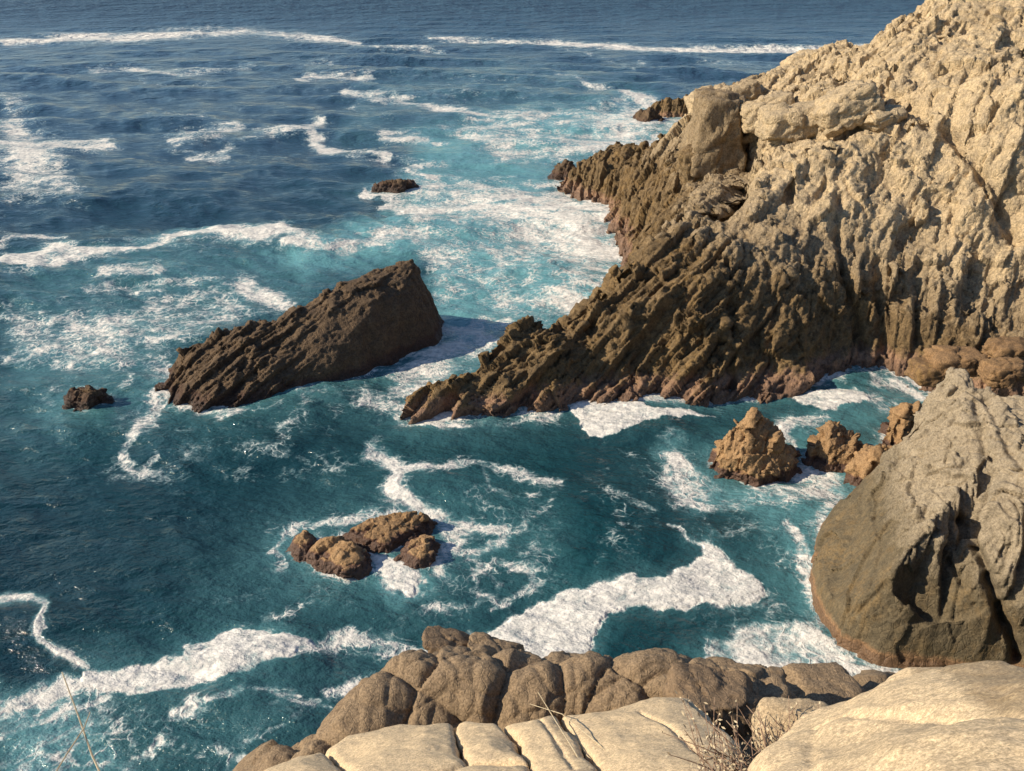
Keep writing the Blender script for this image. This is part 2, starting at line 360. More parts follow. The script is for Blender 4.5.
def head_disp(co, no):
    left = sstep(17, 9, co[:, 0] + .6 * (co[:, 2] - 4)) * sstep(66, 54, co[:, 1]); up = sstep(4.6, 6.6, co[:, 2] + .8 * fbm(co * .3, 2, 77)) * (1 - left); mid = (1 - left) * (1 - up)
    q = co + .38 * np.stack([fbm(co * .25, 3, 90), fbm(co * .25 + 9, 3, 91), fbm(co * .25 + 19, 3, 92)], 1)
    d = 0; df = 0; cell = 0
    for wgt, nn, B, am in ((left, N_LEFT, B_fin, 1.25), (mid, N_COL, B_col, .72), (up, N_UP, B_up, .26)):
        m = wgt > .01; qq = q[m]; sd_ = int(nn[2] * 100) + 300
        s1, c1 = sheets(qq, nn, 1.15, 1.9, sd_, B=B); s2, c2 = sheets(qq, nn, .42, 1.0, sd_ + 20, B=B)
        b1, c3, _ = blocks(qq, 1.9, B, (2.2, .9, 1.1) if am > .5 else (1.5, 1.1, .8), sd_ + 40, tilt=1.); b2, c4, _ = blocks(qq, .75, B, (1.7, .9, 1) if am > .5 else (1.6, 1.1, .7), sd_ + 60, tilt=1.)
        z_ = np.zeros(len(co)); o1 = z_.copy(); o2 = z_.copy(); oc = z_.copy()
        o1[m] = am * .5 * s1 + (.88 - .34 * am) * b1; o2[m] = am * .6 * s2 + (.86 - .4 * am) * b2; oc[m] = .3 * (c1 + c2) + .25 * (c3 + c4)
        gn = 1. if am > 1 else (.82 if am > .5 else .6); d = d + wgt * o1 * gn; df = df + wgt * o2 * gn; cell = cell + wgt * oc
    b3, _, _ = blocks(q, .34, B_up, (1.7, 1, .8), 47, tilt=1.); df = df + .07 * crag(q * .8, 40) + .03 * fbm(co * 4, 3, 44, .6) + .4 * b3
    for pts, wdt, dep in HGRO:
        pl = np.array([march(a, b, HHF[0]) for a, b in pts]); s_ = seg_dist(co + .25 * np.stack([perlin(co * 1.2, 5), perlin(co * 1.2, 6), perlin(co * 1.2, 7)], 1), pl)
        d -= dep * np.exp(-(s_ / wdt) ** 2)
    return d + df, cell
HGRO = [([(948, 128), (968, 150), (985, 172), (1003, 205), (1018, 240)], .3, 1.0), ([(742, 118), (744, 150), (738, 178), (720, 205)], .9, 2.2), ([(838, 195), (838, 225), (842, 260), (852, 300), (862, 345)], .28, .7),
        ([(727, 260), (730, 300), (733, 350), (733, 385)], .22, .6), ([(830, 70), (850, 80), (835, 95)], .5, .7), ([(895, 95), (920, 110), (925, 125)], .4, .7), ([(800, 145), (840, 138), (860, 128)], .3, .6), ([(920, 255), (915, 300), (922, 340)], .25, .5), ([(880, 260), (878, 300), (885, 350)], .25, .5), ([(750, 110), (760, 100), (775, 90)], .5, 1.)]
HHF = []
def head_extra(X, Y, h, d):
    q = np.stack([X.ravel(), Y.ravel(), h.ravel()], 1); q = q + 1.2 * np.stack([fbm(q * .15, 2, 71), fbm(q * .15 + 7, 2, 72), fbm(q * .15 + 17, 2, 73)], 1)
    big, _, _ = blocks(q, 4.6, basis_from((.5, .5, .7)), (1.5, 1, 1), 21, tilt=.9, crease=.05); med, _, _ = blocks(q, 2.3, basis_from((.35, .6, .7)), (1.5, 1, 1), 24, tilt=.9)
    h = h + (.24 * big + .26 * med).reshape(X.shape) * sstep(.2, 2.5, d); HHF.append((X, Y, h)); return h
def march(px, py, HFG):
    X, Y, Hh = HFG; d = ray(px, py); d = d / np.linalg.norm(d); x0, y0 = X[0, 0], Y[0, 0]; g = X[1, 0] - X[0, 0]
    t = np.arange(3, 150, .03); p = d[None] * t[:, None]; p[:, 2] += H
    i = np.round((p[:, 0] - x0) / g).astype(int); j = np.round((p[:, 1] - y0) / g).astype(int)
    ok = (i >= 0) & (j >= 0) & (i < X.shape[0]) & (j < X.shape[1])
    hh = np.where(ok, Hh[np.clip(i, 0, X.shape[0] - 1), np.clip(j, 0, X.shape[1] - 1)], -9); k = np.argmax((p[:, 2] < hh) | (p[:, 2] < 0)); return p[k]
def seg_dist(co, pl):
    best = np.full(len(co), 9.)
    for a, b in zip(pl[:-1], pl[1:]):
        ab = b - a; t = np.clip(((co - a) @ ab) / (ab @ ab), 0, 1); best = np.minimum(best, np.linalg.norm(co - a - t[:, None] * ab, axis=1))
    return best
head, HF = rock_body('headland', coast, hc, M_head, .088, .2, head_edge, head_disp, wob=1.0, wobf=.35, lam=2e-4, extra=head_extra, attrs=head_pale, flat=.6, lead=(-.35, -.6, .72))
tag(head, 'tall rocky headland, pale tan above and dark jointed brown rock down to the sea', 'headland', kind='structure')

# --- sea stack
sp = [tuple(wz(a, b)[:2]) for a, b in [(164, 388), (180, 401), (212, 406), (235, 404), (300, 391), (345, 380), (392, 360), (436, 341), (439, 332), (438, 314), (410, 306), (360, 326), (320, 336), (280, 348), (240, 353), (200, 362), (172, 374)]]
sc_ = behind(P((181, 351, 1.7), (232, 329, 2.6), (287, 314, 3.0), (340, 283, 4.0), (370, 272, 4.1), (401, 266, 4.2), (425, 268, 4.0)), 1.6, 1.6) + P((172, 370, .7), (181, 351, 1.7), (196, 341, 2.1), (232, 329, 2.6), (265, 323, 2.75), (287, 314, 3.0), (319, 298, 3.4), (340, 283, 4.0), (362, 279, 4.05), (370, 272, 4.1), (401, 261, 4.4), (425, 263, 4.3), (431, 290, 3.0), (436, 308, 2.0),
        (200, 372, 1.2), (260, 362, 1.5), (320, 345, 1.9), (390, 320, 2.5), (400, 345, 1.0), (350, 365, .9), (290, 382, .5))
def stack_disp(co, no):
    L = basis_from((.45, .5, .74)); q = co + .25 * np.stack([fbm(co * .4, 2, 95), fbm(co * .4 + 9, 2, 96), fbm(co * .4 + 19, 2, 97)], 1); nn = (.72, -.5, -.48)
    bA, cA, _ = blocks(q, 1.1, L, (2.2, .9, 1.2), 101); bB, cB, _ = blocks(q, .4, L, (2.0, .8, 1), 102); s1, c1 = sheets(q, nn, .8, 2., 103, B=L); s2, c2 = sheets(q, nn, .28, .8, 104, B=L)
    left = sstep(-9.5, -13.5, co[:, 0]); top = sstep(3.0, 3.7, co[:, 2] - .12 * (co[:, 0] + 6)); face = (1 - left) * (1 - top)
    a = 1 - .9 * face
    return a * .35 * bA + (.04 + .9 * left) * .6 * s1 + a * .5 * bB + (.12 + .8 * left) * .6 * s2 + .10 * crag(co * 1.1, 111), (c1 + cB + cA) / 3
o, _ = rock_body('sea_stack', sp, sc_, M_stack, .075, .12, lambda d, X, Y: np.where(d < 0, 2 * d, 3.2 * d) - .1, stack_disp, wob=.45, wobf=.6, lam=1e-4, flat=.7, lead=(.3, -.6, .7))
tag(o, 'large dark wedge-shaped rock rising from foamy water, tallest at its right end', 'sea rock')

# --- buttress on the right
bp = [tuple(wz(a, b)[:2]) for a, b in [(946, 395), (900, 444), (880, 462), (856, 483), (824, 515), (810, 583), (819, 606), (840, 640), (876, 655), (920, 663), (1030, 670)]] + [(22, 16), (40, 14), (45, 34), (26, 33)]
bc = P((944, 378, 6.0), (951, 367, 6.4), (962, 370, 6.4), (978, 394, 5.8), (986, 404, 5.5), (998, 396, 6.0), (1010, 393, 6.2), (1022, 397, 6.2), (944, 410, 5.1), (932, 418, 4.6), (908, 436, 3.7), (888, 450, 2.9), (865, 478, 1.9), (840, 505, 1.3),
       (846, 560, 1.15), (858, 624, 1.25), (885, 583, 2.75), (913, 546, 3.65), (940, 514, 4.6), (836, 600, .8), (862, 520, 1.95), (905, 612, 1.3), (940, 577, 2.25), (900, 500, 3.6), (900, 465, 3.7), (940, 627, 1.15), (962, 542, 3.3), (950, 500, 4.6), (950, 450, 5.1), (1000, 610, 2.1), (1000, 550, 4.0), (1000, 500, 5.2), (1000, 440, 5.9), (1024, 610, 2.2), (1024, 500, 5.4), (1060, 500, 5.8), (1060, 405, 6.2), (1100, 560, 5), (828, 540, 1.1), (824, 590, 1.0), (817, 556, .7), (815, 575, .6), (820, 535, .7), (840, 625, .9), (950, 388, 6.0), (965, 388, 6.1), (958, 420, 5.6)) + [(30, 22, 5.5), (32, 28, 2.0), (24, 29, 2.5), (40, 20, 6), (20.5, 29, 3.0)]
bc += behind(bc[:9], 1.3, 2.8) + [(x - .75, y + .75, z - 2.6) for x, y, z in bc[8:14]] + [(16.2, 30.4, -.6), (17.2, 31.0, -.4), (18.4, 31.0, 0.), (20, 31.5, 0.), (19.5, 34, -1.5), (24, 32, 0.)]
def butt_edge(d, X, Y): return np.where(d < 0, 3 * d, 5.0 * d) - .15
GRO = []
def groove(px_pts, width, depth): GRO.append((px_pts, width, depth))
groove([(948, 560), (962, 585), (975, 603)], .05, .22)
groove([(962, 520), (972, 545), (985, 570), (1000, 612), (1012, 640), (1018, 660)], .11, .7)
groove([(976, 402), (985, 450), (985, 500), (972, 540)], .10, .35)
groove([(985, 400), (1010, 450), (1024, 470)], .08, .35)
groove([(855, 615), (880, 590), (905, 560), (925, 535)], .05, .12)
groove([(870, 500), (880, 545), (868, 590)], .05, .10)
groove([(836, 520), (870, 515), (925, 522)], .04, .09)
BHF = []
def butt_extra(X, Y, h, d): BHF.append((X, Y, h)); return h
def butt_disp(co, no):
    hi = sstep(3.4, 5.2, co[:, 2] + .35 * (co[:, 0] - 10)); L = basis_from((.35, -.75, -.5)); nn = (.78, .5, -.3)
    q = co + .2 * np.stack([fbm(co * .5, 2, 95), fbm(co * .5 + 9, 2, 96), fbm(co * .5 + 19, 2, 97)], 1)
    bA, cA, _ = blocks(q, 2.2, basis_from((.3, .5, .6)), (1.5, .8, 1), 201, tilt=1.); bB, cB, _ = blocks(q, .8, L, (2.2, .8, .9), 202); bC, cC, _ = blocks(q, .3, L, (1.8, .9, 1), 203)
    s1, c1 = sheets(q, nn, .62, 2.2, 204, crack=.2); s2, c2 = sheets(q, nn, .2, 1.2, 205)
    d = .13 * bA + hi * (.2 * bB + .95 * s1 + .6 * s2) + (.08 + .15 * hi) * bC + .035 * crag(q * 1.6, 210) + .012 * fbm(co * 6, 3, 211) + (1 - hi) * .08 * s1
    for pts, wdt, dep in GRO:
        pl = np.array([march(a, b, BHF[0]) for a, b in pts]); s = seg_dist(co + .08 * np.stack([perlin(co * 3, 5), perlin(co * 3, 6), perlin(co * 3, 7)], 1), pl)
        d -= dep * np.exp(-(s / (wdt * 1.6)) ** 2)
    d *= 1 - .3 * sstep(5.4, 6.2, co[:, 2])
    return d, (cA + c1 + cC) / 3
def butt_pale(co): return np.clip((co[:, 2] - 4.3 + .3 * (co[:, 0] - 10)) / 2.2 + .5 + .3 * fbm(co * .6, 3, 220), 0, 1)
o, _ = rock_body('rock_buttress', bp, bc, M_butt, .05, .09, butt_edge, butt_disp, wob=.25, wobf=.8, lam=1e-4, extra=butt_extra, attrs=butt_pale, flat=.9, lead=(-.5, -.65, .55))
tag(o, 'big grey-brown rock buttress at the right, with a dark crack and a paler top', 'rock')

# --- smaller rocks in the water: outline at the waterline, peaks
SHORES = []
def small_rock(name, label, wl_px, peaks, seed, mat=M_sea, vox=.05, amp=1., slope=4.5, cat='sea rock', group=None, z0=0., wob=.2, pale=None, size=.8, cutz=-.8, zs=1.):
    peaks = [(a, b, z * zs) for a, b, z in peaks]
    poly = [tuple(wz(a, b, z0)[:2]) for a, b in wl_px]; SHORES.append(poly); c = P(*peaks) + [(a, b, z0 + .05) for a, b in poly]
    B = basis_from((.3 + .1 * (seed % 3), .4, .8))
    def dp(co, no):
        a, ca, _ = blocks(co, size, B, (1.3, .9, 1.1), seed, tilt=.8); b, cb, _ = blocks(co, size * .4, B, (1.5, .9, 1), seed + 1)
        e_, ce, _ = blocks(co, size * .17, B, (1.5, .9, 1), seed + 3); return amp * (.75 * a + .65 * b + .3 * e_ + .05 * size * crag(co * 1.3 / size, seed + 2)), ca * .5 + cb * .5
    o, _ = rock_body(name, poly, c, mat, vox, vox * 1.6, lambda d, X, Y: np.where(d < 0, 2 * d, slope * d) + z0, dp, wob=wob, wobf=1., lam=1e-4, cut=cutz, flat=.8, attrs=(lambda co: np.full(len(co), pale)) if pale is not None else None)
    return tag(o, label, cat, group)
small_rock('sea_rock', 'little dark round rock alone in the water left of the big wedge rock', [(67, 403), (80, 406), (103, 402), (104, 396), (90, 390), (70, 394)], [(76, 389, .65), (88, 386, .85), (97, 388, .75), (72, 397, .35), (100, 397, .35), (86, 396, .6)], 301, M_stack)
small_rock('sea_rock', 'low dark rock far out, nearly awash among foam streaks', [(376, 187), (398, 189), (416, 186), (410, 181), (385, 181)], [(382, 184, .35), (395, 180, .9), (408, 182, .6)], 311, M_stack, vox=.09)
small_rock('sea_rock', 'small tan rock at the left end of the half-sunk rock cluster', [(295, 545), (304, 550), (313, 546), (312, 537), (302, 534)], [(300, 532, .38), (307, 533, .38), (304, 541, .2)], 321, amp=.6, zs=.68, vox=.035, size=.5, pale=.9)
small_rock('sea_rock', 'rounded ochre rock in the half-sunk cluster, water pooling on its left', [(312, 553), (325, 561), (345, 569), (363, 563), (364, 548), (345, 541), (318, 543)], [(322, 541, .42), (338, 538, .6), (352, 543, .6), (358, 553, .42), (340, 556, .42), (325, 550, .3)], 331, amp=.6, zs=.68, vox=.035, size=.6, pale=.85)
small_rock('sea_rock', 'longest flat-topped rock of the half-sunk cluster, at its back', [(350, 530), (365, 539), (386, 543), (404, 534), (426, 524), (430, 518), (410, 514), (375, 518)], [(362, 527, .18), (378, 521, .3), (400, 513, .5), (420, 514, .5), (390, 529, .26), (408, 523, .32), (375, 533, .16)], 341, amp=.6, zs=.68, vox=.035, size=.5, pale=.7)
small_rock('sea_rock', 'low wet rock at the right end of the half-sunk cluster', [(404, 551), (415, 561), (430, 554), (434, 541), (426, 536), (412, 541)], [(415, 549, .2), (425, 546, .3), (420, 553, .16)], 351, M_sea, amp=.6, zs=.68, vox=.035, size=.5)
small_rock('sea_rock', 'pointed pyramid rock standing alone in the channel below the cliff', [(711, 462), (730, 472), (752, 478), (778, 472), (795, 464), (788, 448), (760, 440), (728, 446)], [(718, 443, 1.1), (733, 426, 1.9), (740, 420, 2.1), (752, 408, 2.7), (762, 414, 2.4), (775, 438, 1.4), (787, 455, .6), (750, 450, 1.1), (728, 456, .8)], 361, vox=.045, pale=.8, size=.75)
small_rock('sea_rock', 'brown flat-footed rock between the pyramid rock and the buttress', [(808, 455), (828, 464), (852, 466), (868, 456), (862, 444), (835, 440), (815, 444)], [(814, 437, .9), (830, 422, 1.5), (838, 420, 1.5), (850, 430, 1.2), (862, 440, .8), (830, 450, .7), (850, 450, .6)], 371, vox=.045, pale=.7, size=.7)
small_rock('sea_rock', 'low ochre boulder wedged against the left foot of the buttress', [(848, 474), (862, 483), (884, 478), (896, 462), (890, 448), (862, 452)], [(856, 458, .75), (868, 448, 1.1), (885, 446, 1.3), (880, 460, 1.0), (864, 468, .6)], 381, vox=.045, pale=.8, size=.8)
small_rock('sea_rock', 'sharp dark-sided wedge rock behind the buttress shoulder', [(882, 442), (900, 446), (935, 440), (938, 425), (915, 416), (888, 424)], [(887, 428, 1.1), (895, 410, 1.9), (900, 399, 2.4), (912, 404, 2.1), (928, 415, 1.6), (905, 425, 1.5)], 391, vox=.045, pale=.75, size=.9)
small_rock('sea_rock', 'dark jagged rock tip off the far end of the middle point', [(552, 175), (566, 178), (578, 174), (575, 168), (558, 167)], [(558, 168, .9), (566, 159, 1.7), (573, 164, 1.4)], 401, M_stack, vox=.1, size=1.2)
small_rock('sea_rock', 'dark outlying rock off the farthest point of the headland', [(633, 120), (648, 124), (664, 121), (660, 115), (640, 114)], [(640, 112, 1.2), (650, 106, 2.2), (658, 110, 1.6)], 411, M_stack, vox=.12, size=1.6)

# ------------------------------------------------------------------ the sea
def make_sea():
    th_in = np.linspace(-R(47), R(47), 1050); th = np.concatenate([np.linspace(-R(88), -R(47.6), 90), th_in, np.linspace(R(47.6), R(88), 90)])
    pys = np.concatenate([np.linspace(1100, 0, 980), -35 + 35 * np.geomspace(.97, .03, 70)])
    an = PITCH + np.arctan((pys - CH / 2) / F); r = H / np.tan(an)
    TT, RR = np.meshgrid(th, r, indexing='ij'); X = RR * np.sin(TT); Y = RR * np.cos(TT); n = X.size
    x = X.ravel(); y = Y.ravel(); rr = RR.ravel()
    fwd = np.maximum(y * cp + H * sp_, .5); u = CW / 2 + F * x / fwd; v = CH / 2 + F * (-y * sp_ + H * cp) / fwd
    p3 = np.stack([x, y, np.zeros(n)], 1)
    # warp of the foam map, in metres on the water
    dpx = fwd / F
    lsc = np.log2(np.clip(rr / 30, .6, 10) * 1.6)
    def anoise(seed, oct=4, st=(1, 1, 1), mul=1.):
        out = np.zeros(n)
        for k in range(-2, 6):
            wgt = np.clip(1 - np.abs(lsc - k), 0, 1); m = wgt > 0
            if m.any(): out[m] += wgt[m] * fbm(p3[m] * np.array(st) * mul / 2. ** k + k * 13.7, oct, seed)
        return out
    wx = anoise(500); wv = anoise(510); patchy = anoise(520, 4, (1, .55, 1), .45); wfix = fbm(p3 * .3, 3, 530)
    wx2 = anoise(570, 3, (1, 1, 1), 4.); U = u + 19 * wx + 5 * wx2; V = v + 12 * wv * np.clip((v + 35) / 300, .12, 1)
    D = np.zeros(n); A = np.zeros(n)
    def stroke(pts, hw, s=1., soft=1., aer=None, tgt='D'):
        nonlocal D, A
        pts = [(p[0], p[1], (p[2] if len(p) > 2 else hw) * .85) for p in pts]
        m = np.where((u > min(p[0] for p in pts) - 5 * hw - 25) & (u < max(p[0] for p in pts) + 4 * hw + 25) & (v > min(p[1] for p in pts) - 3 * hw - 18) & (v < max(p[1] for p in pts) + 3 * hw + 18))[0]
        if not len(m): return
        uu = U[m]; vv = V[m]; asp = np.clip(1 / np.clip(np.sin(np.arctan2(H, rr[m])), .1, 1), 1, 6) * .5 + .5
        best = np.full(len(m), 1e9)
        for (ax, ay, aw), (bx, by, bw) in zip(pts[:-1], pts[1:]):
            ex, ey = bx - ax, by - ay; L = ex * ex + ey * ey + 1e-9; t = np.clip(((uu - ax) * ex + (vv - ay) * ey) / L, 0, 1)
            dist = np.hypot(uu - ax - t * ex, (vv - ay - t * ey)); best = np.minimum(best, dist / (aw + t * (bw - aw)))
        val = np.maximum(s * .93 * (1 - sstep(.3, 1 + 1.0 * soft, best)), .5 * s * (1 - sstep(.8, 3.4, best)))
        if tgt == 'D': D[m] = np.maximum(D[m], val)
        else: A[m] = np.maximum(A[m], val)
        if aer: 
            va = aer * (1 - sstep(.5, 2.6, best)); A[m] = np.maximum(A[m], va)
    def patch(poly, s=1., soft=5., aer=None, tgt='D', edge=0.):
        nonlocal D, A
        pa = np.asarray(poly, float); m = np.where((u > pa[:, 0].min() - 40) & (u < pa[:, 0].max() + 40) & (v > pa[:, 1].min() - 30) & (v < pa[:, 1].max() + 30))[0]
        if not len(m): return
        d = poly_sdf(U[m], V[m], pa); val = s * sstep(-soft, soft, d)
        if tgt == 'D': D[m] = np.maximum(D[m], val)
        else: A[m] = np.maximum(A[m], val)
        if aer: A[m] = np.maximum(A[m], aer * sstep(-26, 6, d))
    # -- aerated turquoise water
    patch([(400, 130), (480, 110), (640, 95), (700, 120), (690, 150), (620, 150), (560, 160), (550, 190), (620, 220), (640, 250), (620, 300), (590, 330), (520, 330), (470, 350), (430, 330), (430, 250), (380, 255), (300, 270), (270, 250), (380, 215), (420, 160)], 1., 18, tgt='A')
    patch([(0, 250), (120, 240), (300, 240), (420, 250), (360, 275), (290, 310), (180, 345), (160, 385), (100, 395), (0, 390)], .34, 24, tgt='A')
    patch([(0, 690), (90, 690), (130, 771), (0, 790)], .62, 22, tgt='A')
    patch([(60, 640), (420, 600), (420, 720), (300, 790), (150, 790), (60, 730)], .22, 30, tgt='A')
    patch([(690, 440), (780, 430), (860, 440), (880, 470), (830, 520), (820, 590), (780, 560), (740, 500), (690, 510)], .6, 18, tgt='A')
    patch([(860, 370), (940, 380), (950, 405), (900, 410), (840, 440), (780, 440), (775, 410), (830, 400)], .55, 9, tgt='A')
    patch([(680, 640), (760, 610), (850, 640), (920, 670), (860, 690), (700, 690)], .45, 20, tgt='A')
    patch([(300, 480), (420, 450), (560, 480), (580, 600), (430, 640), (330, 590), (180, 640), (190, 560), (290, 520)], .2, 30, tgt='A')
    patch([(360, 80), (500, 60), (640, 80), (700, 110), (480, 130), (330, 150)], .2, 15, tgt='A')
    # -- solid foam rafts
    patch([(440, 665), (463, 629), (517, 608), (551, 589), (604, 576), (640, 570), (664, 578), (685, 564), (700, 553), (688, 536), (712, 538), (731, 555), (760, 572), (771, 587), (755, 600), (727, 602), (699, 598), (682, 607), (640, 600), (606, 610), (596, 622), (598, 670)], 1., 4.5, aer=.25)
    stroke([(672, 520), (684, 534), (702, 548)], 3, .8)
    patch([(573, 398), (616, 399), (651, 403), (686, 405), (720, 408), (672, 416), (641, 418), (630, 427), (598, 436), (584, 434), (577, 416)], 1., 1.5)
    patch([(784, 390), (833, 386), (868, 384), (873, 396), (840, 407), (808, 402)], 1., 1.8)
    stroke([(0, 598), (30, 594), (45, 598), (40, 615), (36, 634), (63, 651), (90, 664)], 5, .95, aer=.3)
    patch([(84, 668), (112, 662), (155, 661), (183, 651), (186, 636), (232, 622), (248, 626), (290, 632), (320, 636), (290, 654), (211, 683), (158, 696), (116, 691), (86, 688)], .97, 4, aer=.4)
    stroke([(300, 645), (345, 630), (375, 630), (415, 648)], 9, .72, aer=.3); stroke([(240, 620), (275, 612), (300, 602)], 6, .5)
    stroke([(0, 712), (25, 700), (60, 688), (90, 684)], 10, .8, aer=.6); stroke([(330, 690), (350, 682), (372, 680)], 9, .85)
    stroke([(176, 714), (210, 700), (246, 690), (290, 692), (318, 704), (336, 712)], 6, .68, aer=.3); stroke([(318, 704), (290, 730), (250, 740)], 4, .5)
    for q in ([(0, 740), (40, 720), (90, 700), (110, 690)], [(20, 771), (60, 735), (105, 715)], [(70, 771), (90, 740), (120, 730), (125, 715)], [(0, 765), (35, 755), (70, 760)], [(120, 771), (150, 755), (160, 740)], [(200, 760), (215, 745), (240, 762)]): stroke(q, 6, .66)
    patch([(0, 700), (130, 690), (140, 771), (0, 790)], .46, 16); patch([(130, 700), (330, 690), (330, 750), (160, 790)], .28, 20)
    # -- lace round the half-sunk rocks
    stroke([(368, 447), (388, 458), (404, 468), (391, 486), (413, 499), (449, 513), (470, 520)], 8, .85, aer=.4)
    stroke([(404, 468), (440, 462), (490, 463), (520, 470), (556, 478)], 6, .7); stroke([(485, 465), (488, 485), (510, 490), (540, 488)], 5, .58); stroke([(556, 478), (548, 505), (520, 520), (500, 528)], 5, .55)
    stroke([(280, 560), (270, 540), (275, 525), (300, 515), (345, 512), (370, 508)], 6, .66); stroke([(345, 515), (380, 508), (430, 510), (460, 522), (500, 524), (505, 535), (470, 545), (450, 540)], 6, .72, aer=.4)
    patch([(360, 543), (400, 548), (415, 560), (428, 575), (402, 592), (382, 578)], .9, 6, aer=.7); stroke([(430, 512), (445, 520), (450, 535), (435, 560)], 9, .8, aer=.6); stroke([(316, 537), (345, 530), (362, 545)], 6, .75)
    stroke([(475, 565), (490, 552), (525, 560), (535, 578), (510, 590), (480, 588), (465, 600), (430, 600)], 6, .72); stroke([(470, 548), (500, 575), (498, 600)], 5, .58); stroke([(290, 600), (265, 610), (250, 622)], 6, .4)
    patch([(270, 500), (560, 460), (590, 590), (430, 620), (270, 580)], .27, 30); patch([(560, 460), (680, 440), (740, 540), (640, 560), (580, 560)], .26, 26); patch([(180, 590), (300, 570), (430, 610), (420, 640), (300, 640)], .2, 20); patch([(90, 400), (330, 400), (360, 480), (200, 490), (90, 470)], .25, 26); patch([(680, 560), (800, 520), (800, 640), (700, 640)], .25, 18)
    stroke([(600, 480), (640, 500), (690, 540)], 6, .5); stroke([(600, 560), (620, 520), (610, 480)], 8, .46); stroke([(585, 565), (560, 545), (540, 552)], 5, .35)
    # -- water among the rocks on the right
    stroke([(664, 470), (680, 495), (720, 505), (770, 495)], 10, .78); stroke([(672, 450), (690, 480), (740, 492), (800, 490), (846, 488)], 14, .86, aer=.7)
    stroke([(760, 480), (790, 462), (815, 470), (850, 484)], 12, .92, aer=.8); stroke([(785, 425), (800, 418), (822, 415)], 7, .85); stroke([(782, 428), (790, 445), (790, 458)], 8, .75)
    stroke([(790, 525), (800, 548), (812, 575)], 10, .88, aer=.7); stroke([(730, 520), (780, 530), (810, 520)], 9, .5); stroke([(700, 500), (710, 530), (700, 545)], 6, .36)
    patch([(700, 640), (750, 615), (810, 620), (860, 650), (920, 668), (880, 700), (720, 690)], .8, 14); stroke([(760, 640), (800, 660), (850, 665)], 12, .8)
    stroke([(875, 372), (905, 380), (945, 393)], 6, .9); stroke([(860, 385), (885, 400), (940, 402)], 6, .72); stroke([(780, 560), (770, 610), (750, 640)], 8, .42); stroke([(600, 440), (640, 452), (660, 470)], 3, .4)
    # -- round the stack and the near ridge
    stroke([(160, 392), (150, 420), (130, 430), (115, 450), (135, 462), (150, 450)], 7, .7); stroke([(170, 398), (210, 412), (270, 405)], 7, .8); stroke([(260, 440), (285, 430), (300, 415), (310, 408)], 9, .7); stroke([(240, 442), (290, 445), (305, 452)], 6, .55)
    stroke([(55, 402), (40, 392), (60, 382), (110, 392), (60, 405)], 3.5, .55); stroke([(120, 380), (150, 350), (170, 372), (155, 392)], 7, .7); stroke([(320, 460), (345, 470), (360, 485)], 4, .4); stroke([(100, 460), (180, 470), (240, 455)], 7, .3)
    patch([(345, 392), (400, 375), (445, 345), (480, 350), (430, 390), (400, 412), (380, 415)], .78, 10); stroke([(385, 400), (405, 420), (440, 424), (500, 420), (560, 412)], 5, .75); stroke([(440, 360), (460, 340), (480, 322)], 8, .6); stroke([(330, 405), (380, 395)], 8, .4)
    stroke([(300, 398), (350, 386), (400, 366), (442, 345)], 4, .6)
    patch([(375, 375), (430, 345), (470, 318), (505, 330), (480, 365), (425, 402)], .8, 12, aer=.6); stroke([(445, 330), (480, 318), (510, 320)], 8, .7)
    # -- turquoise reach left of the headland
    stroke([(500, 290), (530, 285), (560, 292), (590, 305)], 14, .95); stroke([(440, 285), (500, 300), (540, 320)], 14, .55); stroke([(640, 245), (600, 240), (560, 215), (620, 215)], 12, .85)
    stroke([(380, 200), (420, 190), (500, 196), (600, 210)], 9, .68); stroke([(380, 235), (430, 225), (520, 235), (610, 232)], 11, .62); stroke([(430, 262), (520, 258), (620, 262)], 10, .6)
    patch([(390, 170), (560, 175), (640, 225), (630, 260), (600, 310), (440, 290), (400, 240)], .66, 16); stroke([(415, 165), (440, 180), (460, 190)], 6, .7)
    # -- wave line and wash on the left
    stroke([(0, 236), (30, 232), (58, 235)], 4, .85); stroke([(0, 256), (60, 250), (130, 244), (180, 234), (240, 230), (290, 228)], 7, .97, aer=.5); stroke([(290, 236), (340, 244), (400, 236)], 8, .78); stroke([(0, 262), (50, 262), (90, 252)], 6, .8)
    stroke([(100, 275), (160, 268)], 4, .7); stroke([(90, 290), (150, 282), (200, 278), (250, 276)], 6, .6); stroke([(240, 278), (262, 290), (290, 300)], 10, .85); stroke([(150, 300), (210, 292), (240, 300)], 10, .66)
    patch([(0, 300), (120, 300), (230, 285), (290, 305), (180, 345), (160, 380), (60, 370), (0, 350)], .56, 20); stroke([(0, 335), (80, 338), (170, 345)], 7, .55); stroke([(0, 350), (100, 358)], 8, .5)
    # -- offshore streaks
    stroke([(0, 42), (60, 38, 4), (130, 36, 5), (190, 32, 4), (250, 31, 4), (310, 36, 4), (355, 42, 2)], 3, 1., soft=.7); stroke([(355, 44), (420, 47), (445, 52)], 2.5, .7)
    stroke([(425, 38), (480, 40), (560, 43), (640, 48), (720, 49), (800, 50), (870, 46)], 2.4, .85); stroke([(560, 46), (590, 54), (640, 68)], 2, .5)
    stroke([(90, 69), (130, 68), (170, 72), (210, 70), (250, 66)], 3.5, .66); stroke([(140, 78), (170, 85), (210, 83)], 4, .45); stroke([(300, 64), (325, 60), (345, 65)], 3.5, .55); stroke([(298, 78), (310, 74), (370, 74)], 4, .6); stroke([(345, 90), (365, 93), (352, 105)], 5, .55)
    patch([(0, 95), (20, 97), (30, 125), (90, 140), (60, 155), (80, 190), (0, 197)], .78, 30); stroke([(0, 142), (60, 142), (110, 143)], 7, .72); stroke([(0, 190), (50, 192), (80, 194)], 4, .55)
